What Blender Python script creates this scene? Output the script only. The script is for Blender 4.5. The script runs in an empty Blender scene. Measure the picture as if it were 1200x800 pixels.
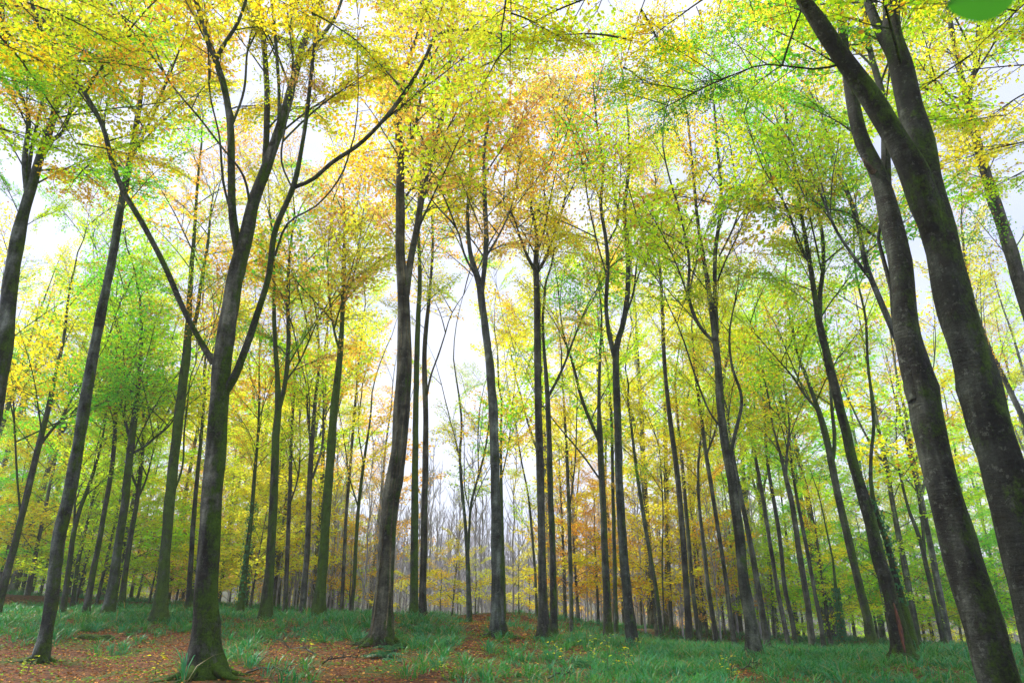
import bpy, math, random
import numpy as np
from mathutils import Vector, Matrix, Euler
RNG = np.random.default_rng(11)
random.seed(11)
S = bpy.context.scene
COL = S.collection

# ------------------------------------------------------------------ camera
F = 796.0                      # focal length in pixels of the 1200 x 800 photograph
PITCH = math.radians(20.0)
CAMZ = 1.6
cd = bpy.data.cameras.new('camera')
cam = bpy.data.objects.new('camera', cd)
COL.objects.link(cam)
cam.location = (0, 0, CAMZ)
cam.rotation_euler = (math.radians(90) + PITCH, 0, 0)
cd.sensor_width = 36.0
cd.lens = 36.0 * F / 1200.0
cd.clip_start = 0.05
cd.clip_end = 4000
cd.dof.use_dof = True
cd.dof.focus_distance = 18.0
cd.dof.aperture_fstop = 4.0
S.camera = cam

# ------------------------------------------------------------------ light
SUN_EL, SUN_AZ = math.radians(56), math.radians(-62)
SKY_STRENGTH = 0.15
w = bpy.data.worlds.new('World'); S.world = w; w.use_nodes = True
nt = w.node_tree; nt.nodes.clear()
def N(nt, typ, **kw):
    n = nt.nodes.new(typ)
    for k, v in kw.items(): setattr(n, k, v)
    return n
out = N(nt, 'ShaderNodeOutputWorld'); bg = N(nt, 'ShaderNodeBackground')
sky = N(nt, 'ShaderNodeTexSky', sky_type='NISHITA', sun_disc=False)
sky.sun_elevation = SUN_EL; sky.sun_rotation = SUN_AZ
tc = N(nt, 'ShaderNodeTexCoord'); mp = N(nt, 'ShaderNodeMapping')
mp.inputs['Scale'].default_value = (1, 1, 2.5)
nz = N(nt, 'ShaderNodeTexNoise'); nz.inputs['Scale'].default_value = 2.2; nz.inputs['Detail'].default_value = 6
rp = N(nt, 'ShaderNodeValToRGB')
rp.color_ramp.elements[0].position = 0.3; rp.color_ramp.elements[0].color = (0.64, 0.70, 0.98, 1)
rp.color_ramp.elements[1].position = 0.62; rp.color_ramp.elements[1].color = (0.93, 0.93, 1.0, 1)
sc_ = N(nt, 'ShaderNodeVectorMath', operation='SCALE'); sc_.inputs['Scale'].default_value = 1.8
mx = N(nt, 'ShaderNodeMixRGB'); mx.inputs[0].default_value = 0.93       # the overcast layer hides most of the blue
L = nt.links.new
L(tc.outputs['Generated'], mp.inputs[0]); L(mp.outputs[0], nz.inputs['Vector'])
L(nz.outputs['Fac'], rp.inputs[0]); L(rp.outputs[0], sc_.inputs[0])
L(sky.outputs[0], mx.inputs[1]); L(sc_.outputs[0], mx.inputs[2]); L(mx.outputs[0], bg.inputs['Color'])
bg.inputs['Strength'].default_value = SKY_STRENGTH
L(bg.outputs[0], out.inputs[0])
sd = bpy.data.lights.new('sun', 'SUN'); sd.energy = 1.5; sd.angle = math.radians(14); sd.color = (1, 0.95, 0.86)
sun = bpy.data.objects.new('sun', sd); COL.objects.link(sun)
# direction the light comes from: azimuth measured from +Y clockwise like the sky texture
dsun = Vector((math.sin(SUN_AZ) * math.cos(SUN_EL), math.cos(SUN_AZ) * math.cos(SUN_EL), math.sin(SUN_EL)))
sun.rotation_euler = dsun.to_track_quat('Z', 'Y').to_euler()
sun.location = (0, 0, 60)

S.view_settings.view_transform = 'Standard'; S.view_settings.look = 'None'
S.view_settings.exposure = 2.12; S.view_settings.gamma = 1.0
S.render.engine = 'CYCLES'
cy = S.cycles
cy.max_bounces = 9; cy.diffuse_bounces = 4; cy.transmission_bounces = 7; cy.glossy_bounces = 2
cy.volume_bounces = 1; cy.transparent_max_bounces = 8
cy.sample_clamp_indirect = 8
cy.use_adaptive_sampling = True; cy.adaptive_threshold = 0.02
cy.use_denoising = True

# ------------------------------------------------------------------ helpers
def tag(o, label=None, cat=None, group=None, kind=None):
    if label: o['label'] = label
    if cat: o['category'] = cat
    if group: o['group'] = group
    if kind: o['kind'] = kind
    return o

def quads_mesh(name, V, Q, mats=(), face_attr=None, smooth=True):
    me = bpy.data.meshes.new(name)
    V = np.asarray(V, np.float32); Q = np.asarray(Q, np.int32)
    me.vertices.add(len(V)); me.vertices.foreach_set('co', V.ravel())
    me.loops.add(Q.size); me.loops.foreach_set('vertex_index', Q.ravel())
    me.polygons.add(len(Q))
    me.polygons.foreach_set('loop_start', np.arange(0, Q.size, 4, dtype=np.int32))
    me.polygons.foreach_set('loop_total', np.full(len(Q), 4, np.int32))
    me.polygons.foreach_set('use_smooth', np.full(len(Q), smooth, bool))
    for m in mats: me.materials.append(m)
    if face_attr is not None:
        a = me.attributes.new('rnd', 'FLOAT', 'FACE'); a.data.foreach_set('value', np.asarray(face_attr, np.float32))
    me.update(calc_edges=True)
    return me

def link(name, me, parent=None, loc=None, rot=None, scale=None, color=None):
    o = bpy.data.objects.new(name, me); COL.objects.link(o)
    if parent is not None: o.parent = parent
    if loc is not None: o.location = loc
    if rot is not None: o.rotation_euler = rot
    if scale is not None: o.scale = (scale,) * 3 if np.isscalar(scale) else scale
    if color is not None: o.color = color
    return o

def empty(name, loc):
    o = bpy.data.objects.new(name, None); o.empty_display_size = 0.3
    COL.objects.link(o); o.location = loc
    return o

def merge(parts):
    """parts: list of (V, Q[, A]) -> one."""
    Vs, Qs, As, n = [], [], [], 0
    for p in parts:
        Vs.append(p[0]); Qs.append(p[1] + n); n += len(p[0])
        if len(p) > 2: As.append(p[2])
    r = (np.concatenate(Vs), np.concatenate(Qs))
    return r + ((np.concatenate(As),) if As else ())

def catmull(P, n):
    P = np.asarray(P, float)
    if len(P) == 2: return P[0] + (P[1] - P[0]) * np.linspace(0, 1, n)[:, None]
    d = np.r_[0, np.cumsum(np.linalg.norm(np.diff(P[:, :3], axis=0), axis=1) + 1e-6)]
    T = np.gradient(P, d, axis=0)
    s = np.linspace(0, d[-1], n)
    k = np.clip(np.searchsorted(d, s, 'right') - 1, 0, len(P) - 2)
    h = (d[k + 1] - d[k])[:, None]; u = ((s - d[k])[:, None]) / h
    return ((2*u**3 - 3*u**2 + 1) * P[k] + (u**3 - 2*u**2 + u) * h * T[k]
            + (-2*u**3 + 3*u**2) * P[k+1] + (u**3 - u**2) * h * T[k+1])

def tube(P, sides=8, rough=0.0, flare=0.0, rng=RNG, cap=True, flare_h=0.7):
    """P: (n,4) x,y,z,radius -> quads; rough gives bulges, flare spreads lobed roots at the start."""
    P = np.asarray(P, float); n = len(P)
    C = P[:, :3]; R = np.maximum(P[:, 3], 0.0008)
    T = np.gradient(C, axis=0); T /= np.linalg.norm(T, axis=1)[:, None] + 1e-9
    up = np.array([1.0, 0, 0]) if abs(T[0, 0]) < 0.8 else np.array([0, 1.0, 0])
    u = np.cross(T[0], up); u /= np.linalg.norm(u)
    U = np.empty_like(C)
    for i in range(n):
        u = u - T[i] * np.dot(u, T[i]); u /= np.linalg.norm(u) + 1e-9; U[i] = u
    W = np.cross(T, U)
    a = np.linspace(0, 2*math.pi, sides, endpoint=False)
    s = np.r_[0, np.cumsum(np.linalg.norm(np.diff(C, axis=0), axis=1))]
    rr = R[:, None] * np.ones((1, sides))
    if rough > 0:
        m = np.zeros((n, sides))
        for k in range(7):
            f = rng.uniform(0.5, 5.0); q = rng.integers(1, 5)
            m += np.sin(s[:, None] * f + rng.uniform(0, 6.28) + q * a[None] * rng.choice([-1, 1])) / (1 + 0.4 * k)
        rr = rr * (1 + rough * 0.30 * m)
        for k in range(int(len(s) / 5) if s[-1] > 1.2 else 0):       # knots and old branch scars
            i0, a0 = rng.uniform(0.5, s[-1]), rng.uniform(0, 6.28)
            da = (a[None] - a0 + math.pi) % (2*math.pi) - math.pi
            rr = rr * (1 + 0.13 * np.exp(-((s[:, None] - i0) / 0.13)**2 - (da / 0.45)**2))
    if flare > 0:
        ph = rng.uniform(0, 6.28, 3); lob = 0.6 + 0.45*np.cos(3*a + ph[0]) + 0.35*np.cos(5*a + ph[1]) + 0.2*np.cos(2*a + ph[2])
        e = np.exp(-np.maximum(s - 0.36, 0) / (flare_h * 0.34))[:, None]
        rr = rr * (1 + flare * e * (0.55 + 0.6 * np.maximum(lob, 0.1)[None]))
    V = C[:, None] + rr[..., None] * (np.cos(a)[None, :, None] * U[:, None] + np.sin(a)[None, :, None] * W[:, None])
    V = V.reshape(-1, 3)
    i = np.arange(n - 1)[:, None] * sides; j = np.arange(sides)[None]; j2 = (j + 1) % sides
    Q = np.stack([i + j, i + j2, i + sides + j2, i + sides + j], -1).reshape(-1, 4)
    if cap:
        V = np.vstack([V, C[-1]])
        b = (n - 1) * sides; c = len(V) - 1
        js = np.arange(0, sides - 1, 2)
        cq = np.stack([b + js, b + js + 1, b + (js + 2) % sides, np.full(len(js), c)], -1)
        Q = np.vstack([Q, cq])
    return V, Q

def norm(A): return A / (np.linalg.norm(A, axis=-1, keepdims=True) + 1e-9)

def leaves(pos, axis, nrm, ln, wd, rng, full=False):
    """folded oval leaves (two quads) or diamonds (one quad)."""
    n = len(pos); axis = norm(axis); side = norm(np.cross(nrm, axis)); nn = np.cross(axis, side)
    ln = ln[:, None]; wd = wd[:, None]; fold = (rng.uniform(0.05, 0.35, (n, 1))) * wd
    droop = rng.uniform(0.0, 0.25, (n, 1)) * ln
    if full:
        a = pos; b = pos + axis*ln*0.30 + side*wd*0.48 + nn*fold*.5; c = pos + axis*ln*0.68 + side*wd*0.40 + nn*(fold*.4) - nn*droop*.4
        t = pos + axis*ln - nn*droop
        d = pos + axis*ln*0.68 - side*wd*0.40 + nn*(fold*.4) - nn*droop*.4; e = pos + axis*ln*0.30 - side*wd*0.48 + nn*fold*.5
        V = np.stack([a, b, c, t, d, e], 1).reshape(-1, 3)
        o = np.arange(n)[:, None] * 6
        Q = np.stack([o + np.array([[0, 1, 2, 3]]), o + np.array([[0, 3, 4, 5]])], 1).reshape(-1, 4)
        return V, Q, np.repeat(rng.random(n), 2)
    a = pos; b = pos + axis*ln*0.45 + side*wd*0.5 + nn*fold*.6; t = pos + axis*ln - nn*droop; e = pos + axis*ln*0.45 - side*wd*0.5 + nn*fold*.6
    V = np.stack([a, b, t, e], 1).reshape(-1, 3)
    Q = np.arange(n*4).reshape(-1, 4)
    return V, Q, rng.random(n)

def P3(px, py, Y):
    """the point of the place that lies at depth Y and shows at (px, py) of the photograph."""
    u = (px - 600) / F; v = (400 - py) / F
    dy = math.cos(PITCH) - v * math.sin(PITCH); dz = math.sin(PITCH) + v * math.cos(PITCH)
    t = Y / dy
    return np.array([u * t, Y, CAMZ + dz * t]), t

# ------------------------------------------------------------------ materials
def mat(name):
    m = bpy.data.materials.new(name); m.use_nodes = True
    m.node_tree.nodes.clear()
    o = N(m.node_tree, 'ShaderNodeOutputMaterial')
    return m, m.node_tree, o

def ramp(nt, stops):
    r = N(nt, 'ShaderNodeValToRGB'); e = r.color_ramp.elements
    e[0].position, e[0].color = stops[0][0], (*stops[0][1], 1)
    e[1].position, e[1].color = stops[-1][0], (*stops[-1][1], 1)
    for p, c in stops[1:-1]:
        q = e.new(p); q.color = (*c, 1)
    return r

def math_(nt, op, a, b=None, clamp=False):
    n = N(nt, 'ShaderNodeMath', operation=op, use_clamp=clamp)
    for i, v in enumerate((a, b)):
        if v is None: continue
        if isinstance(v, (int, float)): n.inputs[i].default_value = v
        else: nt.links.new(v, n.inputs[i])
    return n.outputs[0]

def mixc(nt, f, a, b, typ='MIX'):
    n = N(nt, 'ShaderNodeMixRGB', blend_type=typ)
    for i, v in enumerate((f, a, b)):
        if isinstance(v, (int, float)): n.inputs[i].default_value = v
        elif isinstance(v, tuple): n.inputs[i].default_value = (*v, 1)
        else: nt.links.new(v, n.inputs[i])
    return n.outputs[0]

def noise(nt, vec, scale, detail=4, rough=0.55, out='Fac'):
    n = N(nt, 'ShaderNodeTexNoise'); n.inputs['Scale'].default_value = scale
    n.inputs['Detail'].default_value = detail; n.inputs['Roughness'].default_value = rough
    nt.links.new(vec, n.inputs['Vector']); return n.outputs[out]

def scaled(nt, vec, s):
    m = N(nt, 'ShaderNodeMapping'); m.inputs['Scale'].default_value = s; nt.links.new(vec, m.inputs[0]); return m.outputs[0]

def bark_material():
    m, nt, o = mat('beech_bark'); L = nt.links.new
    geo = N(nt, 'ShaderNodeNewGeometry'); oi = N(nt, 'ShaderNodeObjectInfo')
    pos = geo.outputs['Position']
    rings = noise(nt, scaled(nt, pos, (1.3, 1.3, 9)), 2.6, 5, 0.6)      # horizontal creases of beech bark
    streak = noise(nt, scaled(nt, pos, (5, 5, 0.35)), 1.6, 4, 0.5)      # rain streaks
    blot = noise(nt, pos, 1.7, 7, 0.62)
    fine = noise(nt, pos, 30, 5, 0.75)
    base = ramp(nt, [(0.36, (0.008, 0.009, 0.008)), (0.46, (0.032, 0.037, 0.033)), (0.55, (0.080, 0.092, 0.080)), (0.66, (0.20, 0.225, 0.20))])
    f = math_(nt, 'ADD', math_(nt, 'MULTIPLY', blot, 0.62), math_(nt, 'MULTIPLY', streak, 0.38))
    f = math_(nt, 'ADD', f, math_(nt, 'MULTIPLY', math_(nt, 'SUBTRACT', rings, 0.5), 0.10))
    f = math_(nt, 'ADD', f, math_(nt, 'MULTIPLY', math_(nt, 'SUBTRACT', fine, 0.5), 0.30))
    L(f, base.inputs[0])
    c = mixc(nt, 1.0, base.outputs[0], oi.outputs['Color'], 'MULTIPLY')
    # dark eyes left by lost branches
    vw = N(nt, 'ShaderNodeVectorMath', operation='ADD'); L(scaled(nt, pos, (1.5, 1.5, 2.3)), vw.inputs[0])
    vs = N(nt, 'ShaderNodeVectorMath', operation='SCALE'); vs.inputs['Scale'].default_value = .22; L(noise(nt, pos, 6, 3, .5, 'Color'), vs.inputs[0]); L(vs.outputs[0], vw.inputs[1])
    ve = N(nt, 'ShaderNodeTexVoronoi'); ve.inputs['Scale'].default_value = 1.0; L(vw.outputs[0], ve.inputs['Vector'])
    er = ramp(nt, [(0.10, (1, 1, 1)), (0.19, (0, 0, 0))]); L(ve.outputs['Distance'], er.inputs[0])
    c = mixc(nt, math_(nt, 'MULTIPLY', er.outputs[0], .8), c, (.012, .012, .010))
    # pale lichen blotches
    li = noise(nt, pos, 9, 6, 0.75); lm = ramp(nt, [(0.58, (0, 0, 0)), (0.61, (1, 1, 1))]); L(li, lm.inputs[0])
    lf = math_(nt, 'MULTIPLY', lm.outputs[0], 0.45)
    c = mixc(nt, lf, c, (0.16, 0.18, 0.155))
    # moss: patches, more of it on the side facing left and down the foot, amount from the object's colour alpha
    mo = noise(nt, scaled(nt, pos, (1, 1, 0.6)), 1.9, 8, 0.78)
    sep = N(nt, 'ShaderNodeSeparateXYZ'); L(geo.outputs['Normal'], sep.inputs[0])
    side = math_(nt, 'MULTIPLY', sep.outputs['X'], 0.10)
    mm = math_(nt, 'ADD', math_(nt, 'ADD', mo, side), math_(nt, 'MULTIPLY', oi.outputs['Alpha'], 0.34))
    mm = math_(nt, 'ADD', mm, math_(nt, 'MULTIPLY', fine, 0.12))
    tcb = N(nt, 'ShaderNodeTexCoord'); sz = N(nt, 'ShaderNodeSeparateXYZ'); L(tcb.outputs['Object'], sz.inputs[0])
    mm = math_(nt, 'ADD', mm, math_(nt, 'MULTIPLY', math_(nt, 'SUBTRACT', 0.75, sz.outputs['Z'], True), 0.13))     # moss climbs the foot of each trunk
    mr = ramp(nt, [(0.70, (0, 0, 0)), (0.82, (1, 1, 1))]); L(mm, mr.inputs[0])
    mc = mixc(nt, math_(nt, 'ADD', math_(nt, 'MULTIPLY', math_(nt, 'SUBTRACT', fine, .5), 1.8), math_(nt, 'SUBTRACT', noise(nt, pos, 5, 4, .6), 0.0), True), (0.002, 0.010, 0.002), (0.085, 0.18, 0.012))
    c = mixc(nt, mr.outputs[0], c, mc)
    b = N(nt, 'ShaderNodeBsdfPrincipled'); b.inputs['Roughness'].default_value = 0.85
    b.inputs['Specular IOR Level'].default_value = 0.25
    L(c, b.inputs['Base Color'])
    h = math_(nt, 'ADD', math_(nt, 'MULTIPLY', rings, 0.5), math_(nt, 'ADD', math_(nt, 'MULTIPLY', fine, 0.35), math_(nt, 'MULTIPLY', streak, 0.4)))
    h = math_(nt, 'ADD', h, math_(nt, 'MULTIPLY', mr.outputs[0], 0.5))
    bu = N(nt, 'ShaderNodeBump'); bu.inputs['Strength'].default_value = 1.0; bu.inputs['Distance'].default_value = 0.06
    L(h, bu.inputs['Height']); L(bu.outputs[0], b.inputs['Normal'])
    L(b.outputs[0], o.inputs[0])
    return m

def leaf_material(name, trans=0.72, brown=0.035, rough=0.5, hue=0.065, dead=(0.60, 0.28, 0.05)):
    m, nt, o = mat(name); L = nt.links.new
    oi = N(nt, 'ShaderNodeObjectInfo'); at = N(nt, 'ShaderNodeAttribute', attribute_name='rnd')
    r1 = at.outputs['Fac']; r2 = math_(nt, 'FRACT', math_(nt, 'MULTIPLY', r1, 17.31)); r3 = math_(nt, 'FRACT', math_(nt, 'MULTIPLY', r1, 71.7))
    hsv = N(nt, 'ShaderNodeHueSaturation'); L(oi.outputs['Color'], hsv.inputs['Color'])
    L(math_(nt, 'ADD', math_(nt, 'MULTIPLY', r1, hue), 0.51 - hue * .5), hsv.inputs['Hue'])
    L(math_(nt, 'ADD', math_(nt, 'MULTIPLY', r2, 0.50), 0.82), hsv.inputs['Value'])
    c = mixc(nt, math_(nt, 'LESS_THAN', r3, brown), hsv.outputs[0], dead)
    d = N(nt, 'ShaderNodeBsdfPrincipled'); d.inputs['Roughness'].default_value = rough
    d.inputs['Specular IOR Level'].default_value = 0.3
    L(c, d.inputs['Base Color'])
    t = N(nt, 'ShaderNodeBsdfTranslucent')
    L(mixc(nt, 1.0, c, (1.0, 1.0, 0.6), 'MULTIPLY'), t.inputs['Color'])
    ms = N(nt, 'ShaderNodeMixShader'); ms.inputs[0].default_value = trans
    L(d.outputs[0], ms.inputs[1]); L(t.outputs[0], ms.inputs[2]); L(ms.outputs[0], o.inputs[0])
    return m

M_BARK = bark_material()
M_LEAF = leaf_material('beech_leaf')
M_GRASS = leaf_material('grass_blade', 0.4, 0.07, 0.38, 0.15, (0.33, 0.27, 0.12))
M_LITTER = leaf_material('fallen_leaf', 0.15, 0.25, 0.7)

# leaf pigments
PAL = {'y': (0.86, 0.74, 0.03), 'o': (0.90, 0.53, 0.06), 'l': (0.62, 0.80, 0.03), 'g': (0.30, 0.66, 0.05),
       'd': (0.07, 0.26, 0.03), 'p': (0.88, 0.52, 0.22), 'Y': (0.90, 0.82, 0.08)}

LAST = ['y']
def leaf_color(pal, rng=random):
    LAST[0] = rng.choice(pal); c = PAL[LAST[0]]; k = rng.uniform(0.88, 1.12); g = rng.uniform(0.9, 1.12)
    return (min(c[0]*k, .92), min(c[1]*k*g, .92), c[2]*k, 1)

# ------------------------------------------------------------------ bough prototypes
def make_bough(rng, leaf_len, spacing, full, rise=0.35, length=4.0, dens=1.0, wood_lod=1):
    n = 10; s = np.linspace(0, 1, n)
    wob = rng.normal(0, 0.07, (n, 2)).cumsum(0) * length * 0.16
    C = np.zeros((n, 4)); C[:, 0] = s * length * 0.95
    C[:, 1] = wob[:, 0] * s; C[:, 2] = rise * length * (s - 0.45 * s**2) + wob[:, 1] * s * 0.6
    C[:, 3] = 0.023 * (1 - s) ** 0.9 + 0.0035
    wood = [tube(catmull(C, 12 if wood_lod else 7), 5 if wood_lod else 3, cap=False)]
    Ls = []
    def along(P, k):
        q = np.linspace(0, len(P) - 1, k); i = np.clip(q.astype(int), 0, len(P) - 2); f = (q - i)[:, None]
        return P[i] * (1 - f) + P[i+1] * f, norm(P[i+1] - P[i])
    def put(P, tw_len, start=0.1):
        k = max(2, int(tw_len / spacing * dens))
        p, t = along(P[:, :3], k)
        lo = int(start * k); p, t = p[lo:], t[lo:]; k = len(p)
        if k < 1: return
        p = p + rng.normal(0, 0.03, (k, 3)) * np.array([1, 1, 1.3]) * (leaf_len / 0.08)
        sgn = np.where(np.arange(k) % 2, 1, -1)[:, None]
        side = norm(np.cross(t, [0, 0, 1.0]) + 1e-6) * sgn
        ax = norm(t * rng.uniform(0.3, 1.0, (k, 1)) + side * rng.uniform(0.4, 1.1, (k, 1)) + rng.normal(0, 0.25, (k, 3)) - [0, 0, 0.22])
        nr = norm(np.array([0, 0, 1.0]) + rng.normal(0, 0.5, (k, 3)))
        ln = leaf_len * rng.uniform(0.65, 1.2, k); Ls.append(leaves(p, ax, nr, ln, ln * rng.uniform(0.55, 0.72, k), rng, full))
    m = 14; P0 = catmull(C, 40)
    for i in range(m):
        u = 0.24 + 0.73 * (i + rng.uniform(-.3, .3)) / m
        b = P0[int(np.clip(u, 0, .98) * 39)]
        sl = (0.55 * length * (1 - u) ** 0.6 + 0.25) * rng.uniform(0.55, 1.0)
        if u < 0.3: sl *= 0.8
        az = (1 if i % 2 else -1) * rng.uniform(0.6, 1.15)
        d = np.array([math.cos(az), math.sin(az), rng.uniform(-0.05, 0.45)])
        k = 6; q = np.linspace(0, 1, k)
        T = np.zeros((k, 4)); T[:, :3] = b[:3] + q[:, None] * d * sl + rng.normal(0, 0.035, (k, 3)).cumsum(0) * sl * .7
        T[:, 2] -= 0.12 * q**2 * sl
        T[:, 3] = max(b[3] * 0.5, 0.004) * (1 - q) + 0.0025
        wood.append(tube(T, 3, cap=False))
        put(T, sl, 0.35 if u < .4 else .15)
        nt_ = max(1, int(sl / 0.22))
        for j in range(nt_):
            v = 0.12 + 0.85 * (j + rng.uniform(-.3, .3)) / nt_
            v = min(max(v, 0.02), 0.97)
            ii = int(v * (k - 1)); bb = T[ii, :3] + (T[min(ii+1, k-1), :3] - T[ii, :3]) * (v * (k-1) - ii)
            tl = (0.42 * sl * (1 - v) + 0.16) * rng.uniform(0.6, 1.1)
            az2 = az + (1 if j % 2 else -1) * rng.uniform(0.5, 1.0)
            dd = np.array([math.cos(az2), math.sin(az2), rng.uniform(-0.18, 0.35)])
            q4 = np.linspace(0, 1, 4)
            U = np.zeros((4, 4)); U[:, :3] = bb + q4[:, None] * dd * tl + rng.normal(0, 0.02, (4, 3)).cumsum(0) * tl
            U[:, 3] = 0.0045 * (1 - q4) + 0.0015
            if wood_lod: wood.append(tube(U, 3, cap=False))
            put(U, tl, 0.05)
    put(C[6:], length * .4, 0.1)
    return merge(wood), merge(Ls)

NB = {'near': 6, 'mid': 7, 'far': 5}
BOUGH = {}
for lod, (ll, sp, full, wl) in {'near': (0.096, 0.045, True, 1), 'mid': (0.136, 0.086, False, 1), 'far': (0.185, 0.120, False, 0)}.items():
    BOUGH[lod] = []
    for i in range(NB[lod]):
        wd, lf = make_bough(RNG, ll, sp, full, rise=[0.25, 0.45, 0.7][i % 3], dens=[1.0, 0.85, 0.7][i % 3], wood_lod=wl)
        BOUGH[lod].append((wd, lf, quads_mesh('branch_wood', *wd, mats=[M_BARK]), quads_mesh('branch_leaves', *lf[:2], mats=[M_LEAF], face_attr=lf[2], smooth=False)))

print('bough tris', {k: (len(v[0][0][1])*2, len(v[0][1][1])*2) for k, v in BOUGH.items()})
# ------------------------------------------------------------------ the trees one can tell apart
# name, depth, label, moss, bark tint, stems [(pixel polyline with widths, depth drift)], crown start (pixel row), boughs, bough length, palette
T = []
def tree(Y, label, stems, cb=330, nb=18, bl=3.2, pal='yyl', moss=0.35, tint=(1, 1, 1), name='beech_tree', flare=0.5, **kw):
    T.append(dict(Y=Y, label=label, stems=stems, cb=cb, nb=nb, bl=bl, pal=pal, moss=moss, tint=tint, name=name, flare=flare, **kw))

# 1 far left edge
tree(13.5, 'pale grey beech leaning in from the left edge, its foot out of sight',
 [([(-78, 812, 34), (-45, 660, 30), (-12, 500, 26), (5, 400, 23), (17, 300, 19), (32, 235, 15), (47, 185, 12), (63, 135, 10), (72, 90, 8), (82, 40, 7), (90, -10, 5)], 0.8),
  ([(33, 232, 10), (29, 190, 8), (32, 130, 6), (18, 100, 5), (8, 60, 5), (0, 20, 4)], -1.0),
  ([(52, 170, 6), (68, 160, 5), (84, 130, 4), (95, 115, 3)], .6),
  ([(30, 220, 7), (38, 170, 5), (50, 110, 4), (42, 60, 3), (33, 25, 3)], 1.2)],
 cb=300, nb=26, bl=2.7, pal='lllgy', moss=0.35, tint=(1.2, 1.25, 1.25))
# 2
tree(17, 'slender grey beech with mossy foot leaning right, in front of the dark log at left',
 [([(46, 775, 20), (57, 725, 18.5), (70, 625, 18), (82, 575, 17.5), (95, 500, 16.5), (112, 400, 14), (132, 300, 11.5), (142, 240, 10.5), (150, 200, 9), (160, 145, 8), (168, 85, 5), (172, 40, 4), (180, -10, 3)], 1.0),
  ([(157, 180, 5), (172, 150, 4), (182, 130, 4), (190, 105, 3), (200, 78, 2.5)], 1.0),
  ([(150, 205, 6), (140, 195, 5), (131, 185, 4), (122, 150, 3), (128, 110, 2.5)], -.8)],
 cb=260, nb=22, bl=3.0, pal='ylog', moss=0.25, tint=(1.15, 1.25, 1.3))
# 3 the big forked one
tree(13.2, 'large grey beech at left foreground forking low into several big limbs',
 [([(237, 795, 44), (242, 700, 33), (247, 600, 31), (255, 500, 29), (259, 440, 27), (268, 370, 24), (277, 320, 23), (286, 285, 22), (300, 228, 17), (315, 188, 15), (330, 143, 13), (345, 90, 11), (356, 50, 10), (368, 20, 8), (380, -20, 6)], 0.6),
  ([(282, 305, 14), (273, 255, 12), (271, 200, 11), (270, 150, 10), (262, 100, 10), (252, 68, 8), (240, 35, 7), (226, -10, 6)], -1.0),
  ([(253, 70, 7), (263, 52, 6), (278, 28, 5), (291, -8, 4)], -.5),
  ([(258, 465, 14), (270, 450, 13), (287, 410, 11), (300, 372, 9.5), (315, 322, 9), (322, 272, 8.5), (344, 218, 8), (355, 165, 6), (362, 112, 6), (367, 65, 5), (377, 10, 4), (383, -20, 3)], -1.4),
  ([(346, 219, 6), (362, 213, 6), (390, 190, 6), (420, 170, 6), (450, 140, 6), (472, 112, 6), (495, 75, 5), (515, 40, 5), (540, 35, 4), (570, 37, 3), (602, 62, 2)], -1.6),
  ([(250, 425, 10), (235, 400, 8.5), (215, 362, 8), (190, 305, 8), (167, 262, 7.5), (145, 225, 8), (132, 192, 7), (121, 150, 6.5), (97, 106, 6), (70, 70, 5.5), (52, 42, 5), (38, 5, 4), (32, -20, 3)], -1.5),
  ([(53, 44, 4), (30, 44, 3.5), (10, 42, 3), (-15, 45, 2)], -.5), ([(66, 66, 4), (48, 20, 3), (28, 10, 3), (5, 5, 2.5)], .5),
  ([(310, 195, 9), (313, 140, 9), (312, 90, 8), (308, 40, 8), (300, -15, 6)], 1.2),
  ([(357, 66, 6), (375, 45, 6), (390, 25, 5), (404, -10, 4)], .8),
  ([(274, 262, 4), (262, 215, 3.5), (257, 160, 3), (246, 110, 2.5), (244, 60, 2.5), (232, 5, 2)], -.6), ([(322, 165, 4), (338, 120, 3.5), (343, 60, 3), (340, 10, 2.5)], .7), ([(271, 150, 4), (285, 110, 3.5), (290, 60, 3), (300, 15, 2.5)], .5), ([(322, 300, 3.5), (337, 262, 3), (372, 240, 2.5), (400, 205, 2.5), (415, 160, 2)], -1), ([(343, 222, 3), (330, 190, 3), (334, 150, 2.5), (345, 105, 2.5), (340, 40, 2)], -.5),
  ([(303, 222, 6), (322, 180, 5), (327, 120, 5), (324, 60, 5), (318, -10, 4)], -.8),
  ([(296, 262, 4), (282, 200, 3.5), (262, 175, 3), (235, 140, 3), (198, 95, 2.5), (170, 40, 2.5), (145, 20, 2)], -2.0)],
 cb=170, nb=34, bl=2.5, pal='yYylloo', moss=0.42, tint=(1.25, 1.2, 1.15), flare=1.15)
# 4
tree(19.5, 'tall curved beech with thin ivy stems up its side and a fern at its foot',
 [([(446, 758, 34), (450, 700, 28), (453, 640, 26), (459, 580, 25), (468, 520, 24), (472, 460, 23), (474, 400, 21), (472, 340, 17), (469, 290, 15), (469, 240, 14), (469, 190, 12), (467, 140, 10), (472, 95, 7), (486, 50, 5), (500, 5, 4)], .8),
  ([(476, 345, 11), (482, 300, 10), (488, 270, 10), (494, 235, 9), (502, 195, 8), (515, 150, 7), (524, 105, 6), (528, 55, 4.5), (532, 10, 3)], 2.0),
  ([(471, 190, 6), (484, 160, 5), (492, 120, 4), (500, 85, 3)], -1),
  ([(476, 230, 4), (492, 205, 3), (506, 180, 2.5)], -1.2)],
 cb=300, nb=30, bl=3.2, pal='yoopYY', moss=0.22, tint=(.92, .85, .72), flare=0.75, vine=True)
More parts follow.
